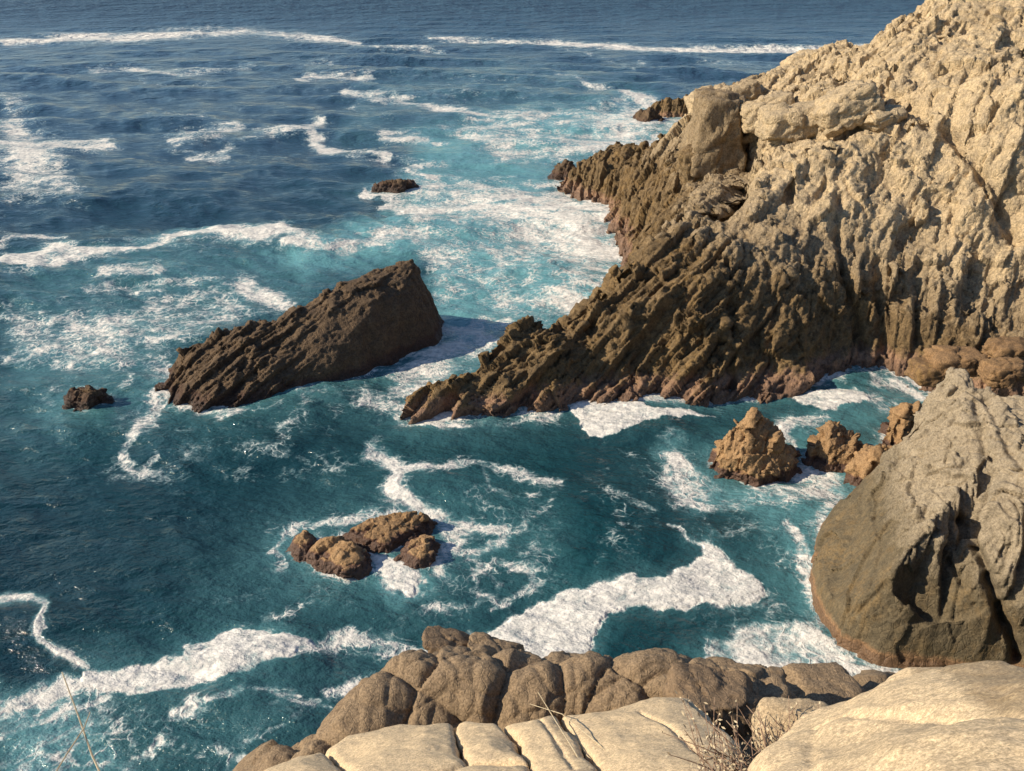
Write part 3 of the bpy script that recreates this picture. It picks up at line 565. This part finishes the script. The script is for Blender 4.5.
    stroke([(170, 140), (200, 132), (240, 125)], 7, .66); stroke([(190, 152), (215, 155), (235, 140)], 6, .75); stroke([(240, 138), (270, 131), (300, 127), (318, 118)], 5, .72); stroke([(300, 127), (325, 146), (360, 150), (390, 158)], 5, .8); stroke([(150, 115), (200, 116)], 4, .4)
    stroke([(345, 92), (400, 97), (430, 105), (460, 110), (500, 118)], 5, .7); stroke([(380, 132), (430, 137), (440, 142)], 5, .6); stroke([(350, 155), (400, 158), (450, 162)], 5, .55); stroke([(456, 128), (500, 120), (560, 112), (640, 105)], 7, .55); stroke([(480, 140), (560, 138), (640, 130), (690, 125)], 9, .68)
    patch([(440, 125), (520, 105), (640, 98), (690, 120), (680, 145), (560, 160), (500, 165)], .66, 12); stroke([(560, 72), (600, 85), (640, 95), (670, 104)], 3, .6); stroke([(640, 100), (680, 112)], 4, .8); stroke([(640, 60), (660, 68)], 3, .5); stroke([(370, 186), (360, 192), (385, 192)], 3, .7); stroke([(700, 60), (780, 66)], 2.5, .4)
    patch([(330, 60), (560, 55), (640, 90), (480, 110), (350, 130)], .22, 12); patch([(100, 60), (380, 60), (330, 150), (150, 150)], .18, 12)
    # -- thin wash where water meets rock
    for c in [coast, sp, bp] + SHORES:
        ca_ = np.asarray(c); nr = (np.abs(x - ca_[:, 0].mean()) < np.ptp(ca_[:, 0]) + 8) & (np.abs(y - ca_[:, 1].mean()) < np.ptp(ca_[:, 1]) + 8); d = np.full(n, -99.); d[nr] = poly_sdf(x[nr] + .5 * wfix[nr], y[nr] + .5 * wx[nr], c); m = np.exp(-np.maximum(-d, 0) / .55); far_ = np.clip(rr / 60, .6, 1.6)
        D = np.maximum(D, .72 * np.exp(-np.maximum(-d - .1, 0) / (.75 * far_)) * (d < .8)); A = np.maximum(A, .55 * np.exp(-np.maximum(-d, 0) / 2.))
    solid = sstep(.9, 1., D); D = np.clip(D * (1 + (.75 - .5 * solid) * patchy), 0, 1.05); far = sstep(45, 90, rr); D = D * (1 + far * (.8 * anoise(560, 4, (.6, 1, 1), 2.2) + .06)); patchA = 1 + .7 * anoise(540, 3, (1, .7, 1), .3); A = np.clip(A * patchA, 0, 1)
    # waves
    z = np.zeros(n); rg = np.random.RandomState(4); dr = np.gradient(r); spc = np.abs(np.broadcast_to(dr, RR.shape)).ravel()
    for k in range(46):
        lam = 1.1 * 30 ** (rg.rand() ** 1.2); ang = R(-100) + rg.randn() * .55; amp = .012 * lam ** .85 * (.5 + rg.rand())
        kx, ky = math.cos(ang) * 2 * math.pi / lam, math.sin(ang) * 2 * math.pi / lam
        s = np.sin(kx * x + ky * y + rg.rand() * 6.28 + .9 * wfix); fade = sstep(2.0, 5.0, lam / np.maximum(spc, 1e-3))
        z += amp * fade * (s - .25 * (1 - s * s))
    shel = .5 + .5 * sstep(28, 60, np.hypot(x, y)); z *= .62 * shel
    z += .05 * sstep(.75, 1., D) * (rr < 90)
    me = mesh_from('sea', np.stack([x, y, z], 1), grid_faces(*X.shape)[:, ::-1])
    attr(me, 'foam', np.clip(D, 0, 1)); attr(me, 'aer', np.clip(A, 0, 1))
    return me
def sea_material():
    t = NT('sea_water'); p = t.pos()
    D = t.attr('foam'); A = t.attr('aer')
    wv = t.new('ShaderNodeTexNoise'); t.l.new(p, wv.inputs['Vector']); wv.inputs['Scale'].default_value = .7; wv.inputs['Detail'].default_value = 5
    sub = t.new('ShaderNodeVectorMath', operation='SUBTRACT'); t.l.new(wv.outputs['Color'], sub.inputs[0]); sub.inputs[1].default_value = (.5, .5, .5)
    mul = t.new('ShaderNodeVectorMath', operation='SCALE'); t.l.new(sub.outputs[0], mul.inputs[0]); mul.inputs['Scale'].default_value = 2.4
    add = t.new('ShaderNodeVectorMath', operation='ADD'); t.l.new(p, add.inputs[0]); t.l.new(mul.outputs[0], add.inputs[1]); q = add.outputs[0]
    e1 = t.vor(q, .7, 'DISTANCE_TO_EDGE'); e2 = t.vor(q, 1.9, 'DISTANCE_TO_EDGE'); e3 = t.vor(q, 6.5, 'DISTANCE_TO_EDGE')
    l1 = t.ramp(e1, 0., .17, 1, 0); l2 = t.ramp(e2, 0., .2, 1, 0); l3 = t.ramp(e3, 0., .3, 1, 0)
    f = t.noise(p, .55, 6, .68); f2 = t.noise(t.mapping(p, (1, 1, 1)), 3.0, 4, .7)
    l1 = t.math('MULTIPLY', l1, t.ramp(t.noise(p, .35, 3), .4, .62, .05, 1)); lace = t.math('MAXIMUM', l1, t.math('MULTIPLY', l2, .8)); lace = t.math('ADD', t.math('MULTIPLY', lace, .48), t.math('MULTIPLY', l3, .14))
    N = t.math('ADD', t.math('MULTIPLY', lace, t.ramp(f, .32, .62, .25, 1.)), t.math('ADD', t.math('MULTIPLY', t.math('SUBTRACT', f, .5), .9), t.math('MULTIPLY', t.math('SUBTRACT', f2, .5), .7)))   # about -.5 .. .9
    s = t.math('ADD', N, t.math('SUBTRACT', t.math('MULTIPLY', D, 1.3), .12))
    foam = t.ramp(s, .7, 1.28); thin = t.ramp(s, .48, 1.05, 0, .5)
    water_sky_col = t.mix(t.ramp(t.noise(p, .06, 3, .5), .35, .65), (.0035, .026, .037), (.006, .044, .054)); sx = t.new('ShaderNodeSeparateXYZ'); t.l.new(p, sx.inputs[0]); water_sky_col = t.mix(t.ramp(sx.outputs[1], 35, 110), water_sky_col, (.022, .058, .094))  # offshore blue, with the far water's sky reflection put into the base colour
    body = t.mix(t.math('MULTIPLY', A, .9), water_sky_col, (.12, .30, .325)); body = t.mix(thin, body, (.30, .45, .47))
    col = t.mix(foam, body, t.mix(t.ramp(f2, .3, .7), (.47, .465, .44), (.82, .775, .70)))
    t.l.new(col, t.b.inputs['Base Color']); t.l.new(t.math('MAXIMUM', t.ramp(foam, 0, 1, .1, .9), t.ramp(sx.outputs[1], 60, 500, .1, .42)), t.b.inputs['Roughness']); t.b.inputs['IOR'].default_value = 1.333
    t.l.new(t.ramp(foam, 0, 1, .5, .1), t.b.inputs['Specular IOR Level'])
    r1 = t.noise(t.mapping(p, (1, 1.7, 1), (0, 0, .25)), 1.1, 5, .62); r2 = t.noise(t.mapping(p, (1, 1.5, 1), (0, 0, -.5)), 4.2, 4, .6)
    r00 = t.noise(p, .13, 4, .6); r000 = t.noise(p, .035, 4, .65); r0 = t.noise(t.mapping(p, (.6, 1.6, 1), (0, 0, .15)), .22, 4, .6)
    hh = t.math('ADD', t.math('MULTIPLY', r1, .55), t.math('MULTIPLY', r2, .14)); hh = t.math('ADD', hh, t.math('MULTIPLY', r0, 1.9)); hh = t.math('ADD', hh, t.math('MULTIPLY', t.math('ADD', t.math('MULTIPLY', r00, 9.), t.math('MULTIPLY', r000, t.ramp(sx.outputs[1], 200, 600, 0, 70))), t.ramp(sx.outputs[1], 60, 250))); hh = t.math('ADD', hh, t.math('MULTIPLY', foam, .08))
    t.l.new(t.bump(hh, .75, .55), t.b.inputs['Normal'])
    return t.m
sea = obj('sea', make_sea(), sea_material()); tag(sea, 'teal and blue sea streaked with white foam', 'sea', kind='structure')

# ------------------------------------------------------------------ the near clifftop
def plane_frame(A, B, C):
    e1 = B - A; e1 /= np.linalg.norm(e1); n = np.cross(e1, C - A); n /= np.linalg.norm(n)
    if n[2] < 0: n = -n
    return A, e1, np.cross(n, e1), n
def on_plane(fr, px):
    o, e1, e2, n = fr; out = []
    for a, b in px:
        d = ray(a, b); c = np.array([0, 0, H]); t = ((o - c) @ n) / (d @ n); q = c + d * t - o; out.append((q @ e1, q @ e2))
    return np.array(out)
def pillow(name, fr, px, mat, rim, thick, voxel, seed, bulge=.05, gap=-.006, label=None, cat='rock', group=None, rough=.02, pale=1., marks=(), wob=.06, stains=()):
    o, e1, e2, n = fr; poly = on_plane(fr, px); lo = poly.min(0) - .2; hi = poly.max(0) + .2; g = voxel * 1.2
    X, Y = np.meshgrid(np.arange(lo[0], hi[0], g), np.arange(lo[1], hi[1], g), indexing='ij'); q = np.stack([X.ravel(), Y.ravel(), np.full(X.size, seed * 3.3)], 1)
    d = poly_sdf(X + wob * fbm(q * 1.6, 3, seed).reshape(X.shape), Y + wob * fbm(q * 1.6 + 9, 3, seed + 1).reshape(X.shape), poly) - gap
    t = np.clip(d / rim, 0, 1); h = -rim * (1 - np.sqrt(np.clip(1 - (1 - t) ** 2, 0, 1))) + bulge * np.clip(d / (rim * 4), 0, 1) ** .7 + rough * 4 * fbm(q * .9, 2, seed + 2).reshape(X.shape)
    for pts, wd, dep in marks:
        pl = on_plane(fr, pts); b = np.full(X.shape, 9.)
        for a_, b_ in zip(pl[:-1], pl[1:]):
            ab = b_ - a_; tt = np.clip(((X - a_[0]) * ab[0] + (Y - a_[1]) * ab[1]) / (ab @ ab), 0, 1); b = np.minimum(b, np.hypot(X - a_[0] - tt * ab[0], Y - a_[1] - tt * ab[1]))
        h -= dep * np.exp(-(b / wd) ** 2)
    V, Fc = solid_height(X, Y, h, d > 0, -thick); me = remesh(name, V, Fc, voxel)
    c = get_co(me); W = o + c[:, :1] * e1 + c[:, 1:2] * e2 + c[:, 2:] * n; set_co(me, W); no = get_no(me)
    W2 = W + no * (rough * (fbm(W * 3, 4, seed + 5) + .3 * fbm(W * 14, 2, seed + 6)))[:, None]; set_co(me, W2)
    attr(me, 'cell', rnd(np.full(len(W), seed), 3) * .5 + .25 * fbm(W * 2, 2, seed)); pv = np.full(len(W), float(pale))
    for sp2, am in stains: pv = pv - am * sstep(-.05, .06, poly_sdf(c[:, 0] + .12 * fbm(W * 2, 3, 4), c[:, 1] + .12 * fbm(W * 2 + 7, 3, 4), on_plane(fr, sp2)))
    attr(me, 'pale', np.clip(pv, 0, 1))
    ob = obj(name, me, mat); return tag(ob, label, cat, group)
fl = plane_frame(ws(290, 765, 8.5), ws(640, 705, 8.7), ws(560, 771, 6.9))
pillow('pale_slab', fl, [(262, 771), (290, 759), (325, 749), (346, 771), (360, 800), (250, 800)], M_pale, .075, .7, .018, 1, label='small pale slab, leftmost of the slabs along the bottom edge')
pillow('pale_slab', fl, [(325, 747), (345, 737), (400, 724), (453, 722), (459, 745), (466, 767), (420, 778), (400, 800), (360, 800), (346, 769)], M_pale, .075, .7, .018, 2, label='broad pale rounded slab in front of the brown jointed ledge')
pillow('pale_slab', fl, [(455, 722), (500, 725), (516, 742), (532, 762), (467, 766), (460, 745)], M_pale, .075, .7, .016, 3, label='smallest pale slab, squarish, between two dark cracks')
pillow('pale_slab', fl, [(502, 725), (556, 716), (575, 740), (602, 775), (610, 800), (540, 800), (533, 762), (517, 742)], M_pale, .075, .7, .016, 4, label='pale slab crossed by dry grass stalks', marks=[([(540, 722), (560, 750), (575, 775)], .015, .035)])
pillow('pale_slab', fl, [(558, 715), (600, 710), (650, 698), (692, 699), (716, 720), (738, 735), (752, 775), (740, 800), (612, 800), (604, 774), (577, 740)], M_pale, .075, .8, .018, 5, label='wide pale slab behind the dry shrub, below the brown block', marks=[([(640, 716), (672, 735), (700, 760)], .016, .05), ([(690, 702), (718, 726), (738, 738)], .02, .08)])
pillow('pale_slab', fl, [(402, 800), (422, 778), (467, 768), (532, 764), (540, 800), (545, 830), (400, 830)], M_pale, .075, .7, .018, 6, label='pale slab at the very bottom edge, under the squarish slab')
fr = plane_frame(ws(775, 718, 5.6), ws(1024, 668, 4.9), ws(900, 790, 3.5))
bigp = pillow('pale_boulder', fr, [(728, 775), (738, 745), (766, 722), (788, 710), (842, 692), (857, 684), (889, 670), (922, 660), (960, 652), (1030, 650), (1130, 665), (1180, 860), (720, 880)], M_pale, .34, 1.4, .02, 7, bulge=.12, label='huge smooth pale boulder filling the bottom right corner', cat='boulder', rough=.03, marks=[([(812, 735), (850, 728), (900, 731), (960, 735), (1024, 732), (1100, 735)], .025, .03), ([(820, 733), (812, 760), (818, 790)], .02, .02)], wob=.1, stains=[([(922, 668), (975, 656), (1100, 664), (1100, 722), (1000, 732), (978, 716), (955, 692)], 1.), ([(800, 736), (1100, 736), (1100, 800), (800, 800)], .2)])

def boulder(name, c_px, slant, rpx, label, seed, mat=M_brown, depth=1., cat='boulder', group='brown boulders below the pale slabs', e=3.0, tilt=0., sub=5, amp=1., jag=.4, fl=1.):
    """an irregular boulder: rounded-box body of its own size, cut by a few flat joint faces, with worn relief"""
    bm = bmesh.new(); bmesh.ops.create_icosphere(bm, subdivisions=sub, radius=1.); me = bpy.data.meshes.new(name); bm.to_mesh(me); bm.free()
    v = get_co(me); k = (np.abs(v) ** e).sum(1) ** (-1 / e); v = v * k[:, None]
    rg = np.random.RandomState(seed)
    for _ in range(9 if e < 3.5 else 3):
        nn = rg.randn(3); nn /= np.linalg.norm(nn); lim = (.66 + .24 * rg.rand()) * (1. if e < 6 else 1.45); dd = v @ nn; v = v - np.maximum(dd - lim, 0)[:, None] * nn * .9
    s = slant / F; rx, rz = rpx[0] * s, rpx[1] * s; ry = depth * (rx + rz) / 2
    ca, sa = math.cos(tilt), math.sin(tilt); v = v * np.array([rx, ry, rz]); v = np.stack([v[:, 0] * ca - v[:, 2] * sa, v[:, 1], v[:, 0] * sa + v[:, 2] * ca], 1)
    nrm = v / np.linalg.norm(v, axis=1, keepdims=True); c = ws(c_px[0], c_px[1], slant); q = v + c; rm = (rx + rz) / 2
    b, ce, _ = blocks(q, rm * 1.1, basis_from((.4, .4, .8)), (1.3, 1, 1), seed, tilt=.7, crease=.1, box=False); b2, cf, _ = blocks(q, rm * .4, basis_from((.4, .4, .8)), (1.3, 1, 1), seed + 1)
    v = v + nrm * amp * (rm * .15 * fbm(q / rm * .9, 3, seed + 3) + jag * (.2 * b + (.1 if jag < 1.2 else .24) * b2) + rm * (.05 * fbm(q / rm * 5, 3, seed + 4) + (.1 * crag(q / rm * 1.6, seed + 5) if jag > .8 else 0)))[:, None]
    set_co(me, v); me.polygons.foreach_set('use_smooth', np.ones(len(me.polygons), bool)); attr(me, 'cell', ce * .6 + cf * .4); attr(me, 'pale', np.full(len(v), rg.rand()))
    o = obj(name, me, mat); o.location = c; return tag(o, label, cat, group)
def ledge():
    sil = [(262, 760), (285, 748), (305, 748), (314, 730), (338, 710), (350, 696), (380, 668), (421, 657), (450, 652), (486, 650), (540, 659), (574, 657), (610, 657), (639, 659), (662, 653), (690, 662), (735, 672), (775, 684)]
    frt = [(262, 776), (300, 772), (330, 752), (400, 730), (454, 726), (500, 730), (556, 720), (600, 716), (650, 704), (690, 706), (730, 715), (775, 712)]
    midl = [(315, 750), (350, 722), (390, 698), (425, 684), (480, 684), (520, 690), (562, 686), (605, 686), (640, 680), (690, 684), (740, 692)]
    A_ = [ws(a, b, 10.95) for a, b in sil]; B_ = [ws(a, b, 10.1) for a, b in frt]; M_ = [ws(a, b, 10.15) for a, b in midl]
    ctrl = [tuple(q) for q in A_ + M_] + [(q[0], q[1] - .1, q[2] - .12) for q in B_] + behind([tuple(q) for q in A_], .5, .9)
    poly = [(q[0] * 1.03, q[1] * 1.05) for q in A_] + [(q[0], q[1] - .25) for q in B_[::-1]]
    def dp(co, no):
        q = co + .10 * np.stack([fbm(co * 1.2, 2, 61), fbm(co * 1.2 + 9, 2, 62), fbm(co * 1.2 + 19, 2, 63)], 1)
        f1, f2, idh, vec = worley(q @ basis_from((.15, .5, .8)).T / np.array([.95, .62, .8]), 1301); e1 = f2 - f1
        g1, g2, idg, ve2 = worley(q / .34, 1302); e2 = g2 - g1
        big = .17 * np.clip(e1 / .5, 0, 1) ** .55 + .07 * (rnd(idh, 3) - .5)
        s1, c1 = sheets(q, (.8, -.35, .2), .4, .6, 1305)
        d = big + .035 * np.clip(e2 / .25, 0, 1) ** .6 + .05 * s1 + .03 * fbm(co * 3, 4, 1303) + .010 * crag(co * 7, 1304)
        return d, rnd(idh, 4) * .7 + rnd(idg, 5) * .3
    o, _ = rock_body('brown_ledge', poly, ctrl, M_brown, .024, .04, lambda d, X, Y: np.where(d < 0, 9 * d, 4 * d) + 11.9, dp, wob=.12, wobf=1.2, lam=1e-4, base=10.9, cut=11.0, attrs=lambda co: np.clip(.5 + .6 * fbm(co * .9, 3, 1310), 0, 1), shift=.2)
    tag(o, 'low brown jointed rock ledge with rounded bulges behind the pale slabs', 'rock ledge')
ledge()
boulder('brown_boulder', (818, 693), 11.5, (42, 17), 'dark brown rock beside the white wash, left of the huge pale boulder', 791, group=None)
boulder('flat_rock', (450, 643), 11.6, (28, 7), 'thin crooked dark rock jutting left from the top of the brown ledge', 801, tilt=-.35, jag=.9, cat='rock', group=None)
boulder('flat_rock', (492, 650), 11.5, (30, 8), 'thin dark rock flake lying on top of the brown ledge', 806, tilt=-.2, jag=.9, cat='rock', group=None)
boulder('jointed_block', (712, 702), 9.6, (36, 28), 'angular tan-brown block split by a dark crevice', 811, e=3.6, jag=1.1, cat='rock', group=None, tilt=-.4)
boulder('jointed_block', (752, 696), 10.2, (30, 27), 'squared brown block on the far side of the dark crevice', 817, e=4, jag=1., cat='rock', group=None, tilt=-.3)
boulder('pale_boulder', (800, 735), 6.6, (40, 26), 'rounded pale boulder between the shrub and the huge smooth one', 823, mat=M_pale, cat='boulder', group=None, jag=.2)

CLIFF = [((698, 166), 70, (17, 17), 'dark brown squarish block below the big upright one on the headland', 12, .15, M_head, .2), ((742, 98), 78, (15, 12), 'tilted tan block behind the top of the big upright one', 12, .4, M_head, .7), ((716, 135), 73, (24, 34), 'big upright tan block at the left edge of the headland', 14, -.1, M_head, .36), ((713, 105), 76, (20, 13), 'pale sloping slab capping the upright block at the headland edge', 9, .3, M_head, .9),
         ((813, 64), 82, (25, 10), 'smooth pale rounded boulder on the headland skyline', 2.4, .05, M_head, 1.), ((818, 84), 79, (27, 12), 'brown wedge of rock under the rounded skyline boulder', 8, .3, M_head, .5), ((765, 112), 77, (22, 12), 'pale block lower left of the rounded skyline boulder', 8, .3, M_head, .9),
         ((793, 122), 72, (28, 13), 'pale flat-topped block in the middle of the upper headland', 8, .15, M_head, .85), ((880, 118), 61, (20, 10), 'small pale boulder perched on the upper headland slope', 2.6, .1, M_head, .95), ((845, 108), 66, (24, 14), 'leaning pale block between the perched boulder and the flat-topped one', 8, .5, M_head, .9)]
for i, (c, s_, r_, lab, e_, tl, mt, pl_) in enumerate(CLIFF):
    s_ = np.linalg.norm(march(c[0], c[1] + .7 * r_[1], HHF[0]) - np.array([0, 0, H])) if c[1] > 90 else s_
    ob = boulder('cliff_block', c, s_ + .25, r_, lab, 950 + 7 * i, mat=mt, cat='boulder', group=None, e=e_, tilt=tl, jag=1.3, depth=1.1)
    ob.data.attributes['pale'].data.foreach_set('value', np.full(len(ob.data.vertices), pl_, np.float32))
OCH = [((955, 361), 43.5, (22, 8), 'flat ochre slab on the shore behind the buttress tip', .05, .55), ((1003, 372), 42.5, (15, 9), 'ochre boulder on the shore right of the flat slab', .1, .35), ((935, 372), 43.2, (20, 9), 'dark brown boulder at the water edge left of the flat ochre slab', 0, .15), ((1010, 352), 44.5, (18, 9), 'brown boulder at the foot of the cliff by the right edge', 0, .3)]
for i, (c, s_, r_, lab, tl, pl_) in enumerate(OCH):
    ob = boulder('shore_boulder', c, s_, r_, lab, 1050 + 7 * i, mat=M_sea, cat='boulder', group=None, e=7, tilt=tl, jag=1.3)
    ob.data.attributes['pale'].data.foreach_set('value', np.full(len(ob.data.vertices), pl_, np.float32))
# rock mass that carries the slabs and boulders
def near_cliff():
    poly = np.array([(-9, -14), (-5.2, 2), (-4.0, 5.2), (-3.2, 7.6), (-1.2, 8.9), (1.5, 9.0), (3.6, 8.6), (5.5, 8.6), (9, 8.2), (14, 9.5), (22, 13), (40, 15), (40, -14)])
    ctrl = [(-9, -14, 14), (0, -12, 17.6), (0, 0, 17.2), (0, 2, 15.6), (-2, 4.5, 12.4), (0, 5, 13.0), (2, 5, 13.4), (-2.5, 7, 11.3), (0, 8, 11.4), (2, 8, 11.6), (4, 7.4, 12.0), (4, 4, 14.2), (4, 2, 15.8), (10, 3, 16.4), (10, 7, 12), (20, 8, 14), (30, -5, 20), (-6, 0, 13)]
    def dp(co, no):
        a, ca, _ = blocks(co, 1.4, basis_from((.3, .3, .9)), (1.5, 1, 1), 901); b, cb, _ = blocks(co, .5, basis_from((.3, .3, .9)), (1.5, 1, 1), 902); return .3 * a + .35 * b - .25, ca * .5 + cb * .5
    o, _ = rock_body('near_cliff', poly, ctrl, M_brown, .16, .25, lambda d, X, Y: np.where(d < 0, 14 * d, 3 * d) + 10.5, dp, wob=.5, wobf=.5)
    tag(o, 'brown cliff that carries the pale slabs and boulders', 'cliff', kind='structure')
near_cliff()

# ------------------------------------------------------------------ dry plants
def plant_mat(name, c1, c2):
    t = NT(name); t.l.new(t.mix(t.ramp(t.noise(t.pos(), 30, 3), .35, .65), c1, c2), t.b.inputs['Base Color']); t.b.inputs['Roughness'].default_value = .8; return t.m
M_twig = plant_mat('dry_twig', (.20, .12, .08), (.36, .25, .17)); M_straw = plant_mat('dry_straw', (.50, .42, .28), (.38, .30, .19))
def tube(bm, pts, r0, r1, n=5):
    pts = [Vector(p) for p in pts]; rings = []
    for i, p in enumerate(pts):
        t = (pts[min(i + 1, len(pts) - 1)] - pts[max(i - 1, 0)]).normalized(); a = t.orthogonal().normalized(); b = t.cross(a); r = r0 + (r1 - r0) * i / (len(pts) - 1)
        rings.append([bm.verts.new(p + (a * math.cos(6.2832 * k / n) + b * math.sin(6.2832 * k / n)) * r) for k in range(n)])
    for A, B in zip(rings[:-1], rings[1:]):
        for k in range(n): bm.faces.new((A[k], A[(k + 1) % n], B[(k + 1) % n], B[k]))
    bm.faces.new(rings[-1]); bm.faces.new(rings[0][::-1])
def bm_obj(name, bm, mat, parent=None):
    me = bpy.data.meshes.new(name); bm.to_mesh(me); bm.free(); return obj(name, me, mat, parent)
def shrub(c, spread, hgt, n, label, seed):
    rg = random.Random(seed); root = bpy.data.objects.new('dry_shrub', None); COL.objects.link(root); root.location = c; tag(root, label, 'shrub')
    bs = bmesh.new(); bl_ = bmesh.new()
    for _ in range(n):
        a = rg.uniform(0, 6.28); l = rg.uniform(.45, 1) * hgt; b = Vector((rg.uniform(-.5, .5) * spread, rg.uniform(-.3, .3) * spread, -.03)); tip = b + Vector((math.cos(a) * spread * rg.uniform(.1, .5), math.sin(a) * spread * .35, l))
        m = (b + tip) / 2 + Vector((rg.uniform(-1, 1), rg.uniform(-1, 1), rg.uniform(-.3, 1))) * .04; pts = [b, (b + m) / 2, m, (m + tip) / 2, tip]; tube(bs, pts, .005, .0022, 4)
        for k in range(5):
            q = pts[rg.randint(1, 4)] + Vector((rg.uniform(-1, 1), rg.uniform(-1, 1), rg.uniform(-1, 1))) * .02; dr = Vector((rg.uniform(-1, 1), rg.uniform(-1, 1), rg.uniform(-.2, 1))).normalized(); sd_ = dr.orthogonal().normalized() * .007; L = rg.uniform(.02, .045)
            f = [bl_.verts.new(x) for x in (q, q + dr * L * .5 + sd_, q + dr * L, q + dr * L * .5 - sd_)]; bl_.faces.new(f)
    bm_obj('stems', bs, M_twig, root); bm_obj('leaves', bl_, M_straw, root)
shrub(ws(776, 786, 6.1), .9, .22, 280, 'dry brown twiggy shrub growing at the bottom edge between pale rocks', 5)
def stalk(name, pts, slants, r, label, group=None):
    P_ = [ws(a, b, s) for (a, b), s in zip(pts, slants)]; bm = bmesh.new()
    fine = []
    for i in range(len(P_) - 1):
        for k in range(6): fine.append(P_[i] + (P_[i + 1] - P_[i]) * k / 6 + np.array([0, 0, 0]))
    fine.append(P_[-1]); tube(bm, fine, r, r * .55); return tag(bm_obj(name, bm, M_straw), label, 'dry stalk', group)
stalk('dry_stalk', [(108, 790), (92, 755), (78, 715), (62, 672)], [5.2, 5.3, 5.4, 5.5], .006, 'long straw stalk leaning left over the water at the bottom left')
stalk('dry_stalk', [(45, 790), (66, 755), (84, 728), (90, 712)], [5.2, 5.3, 5.35, 5.4], .005, 'shorter straw stalk crossing the long one at the bottom left')
stalk('dry_stalk', [(596, 790), (575, 752), (552, 715), (538, 692)], [6.6, 7.2, 8.3, 8.4], .007, 'straw stalk arching across the pale slab onto the brown ledge')
stalk('dry_stalk', [(640, 790), (600, 745), (562, 714), (530, 704)], [6.5, 7.3, 8.2, 8.6], .006, 'straw stalk lying lower across the pale slab, nearer the ledge foot')
stalk('dry_stalk', [(932, 790), (931, 760), (930, 728)], [3.5, 3.62, 3.8], .005, 'short upright straw stalk on the huge pale boulder')
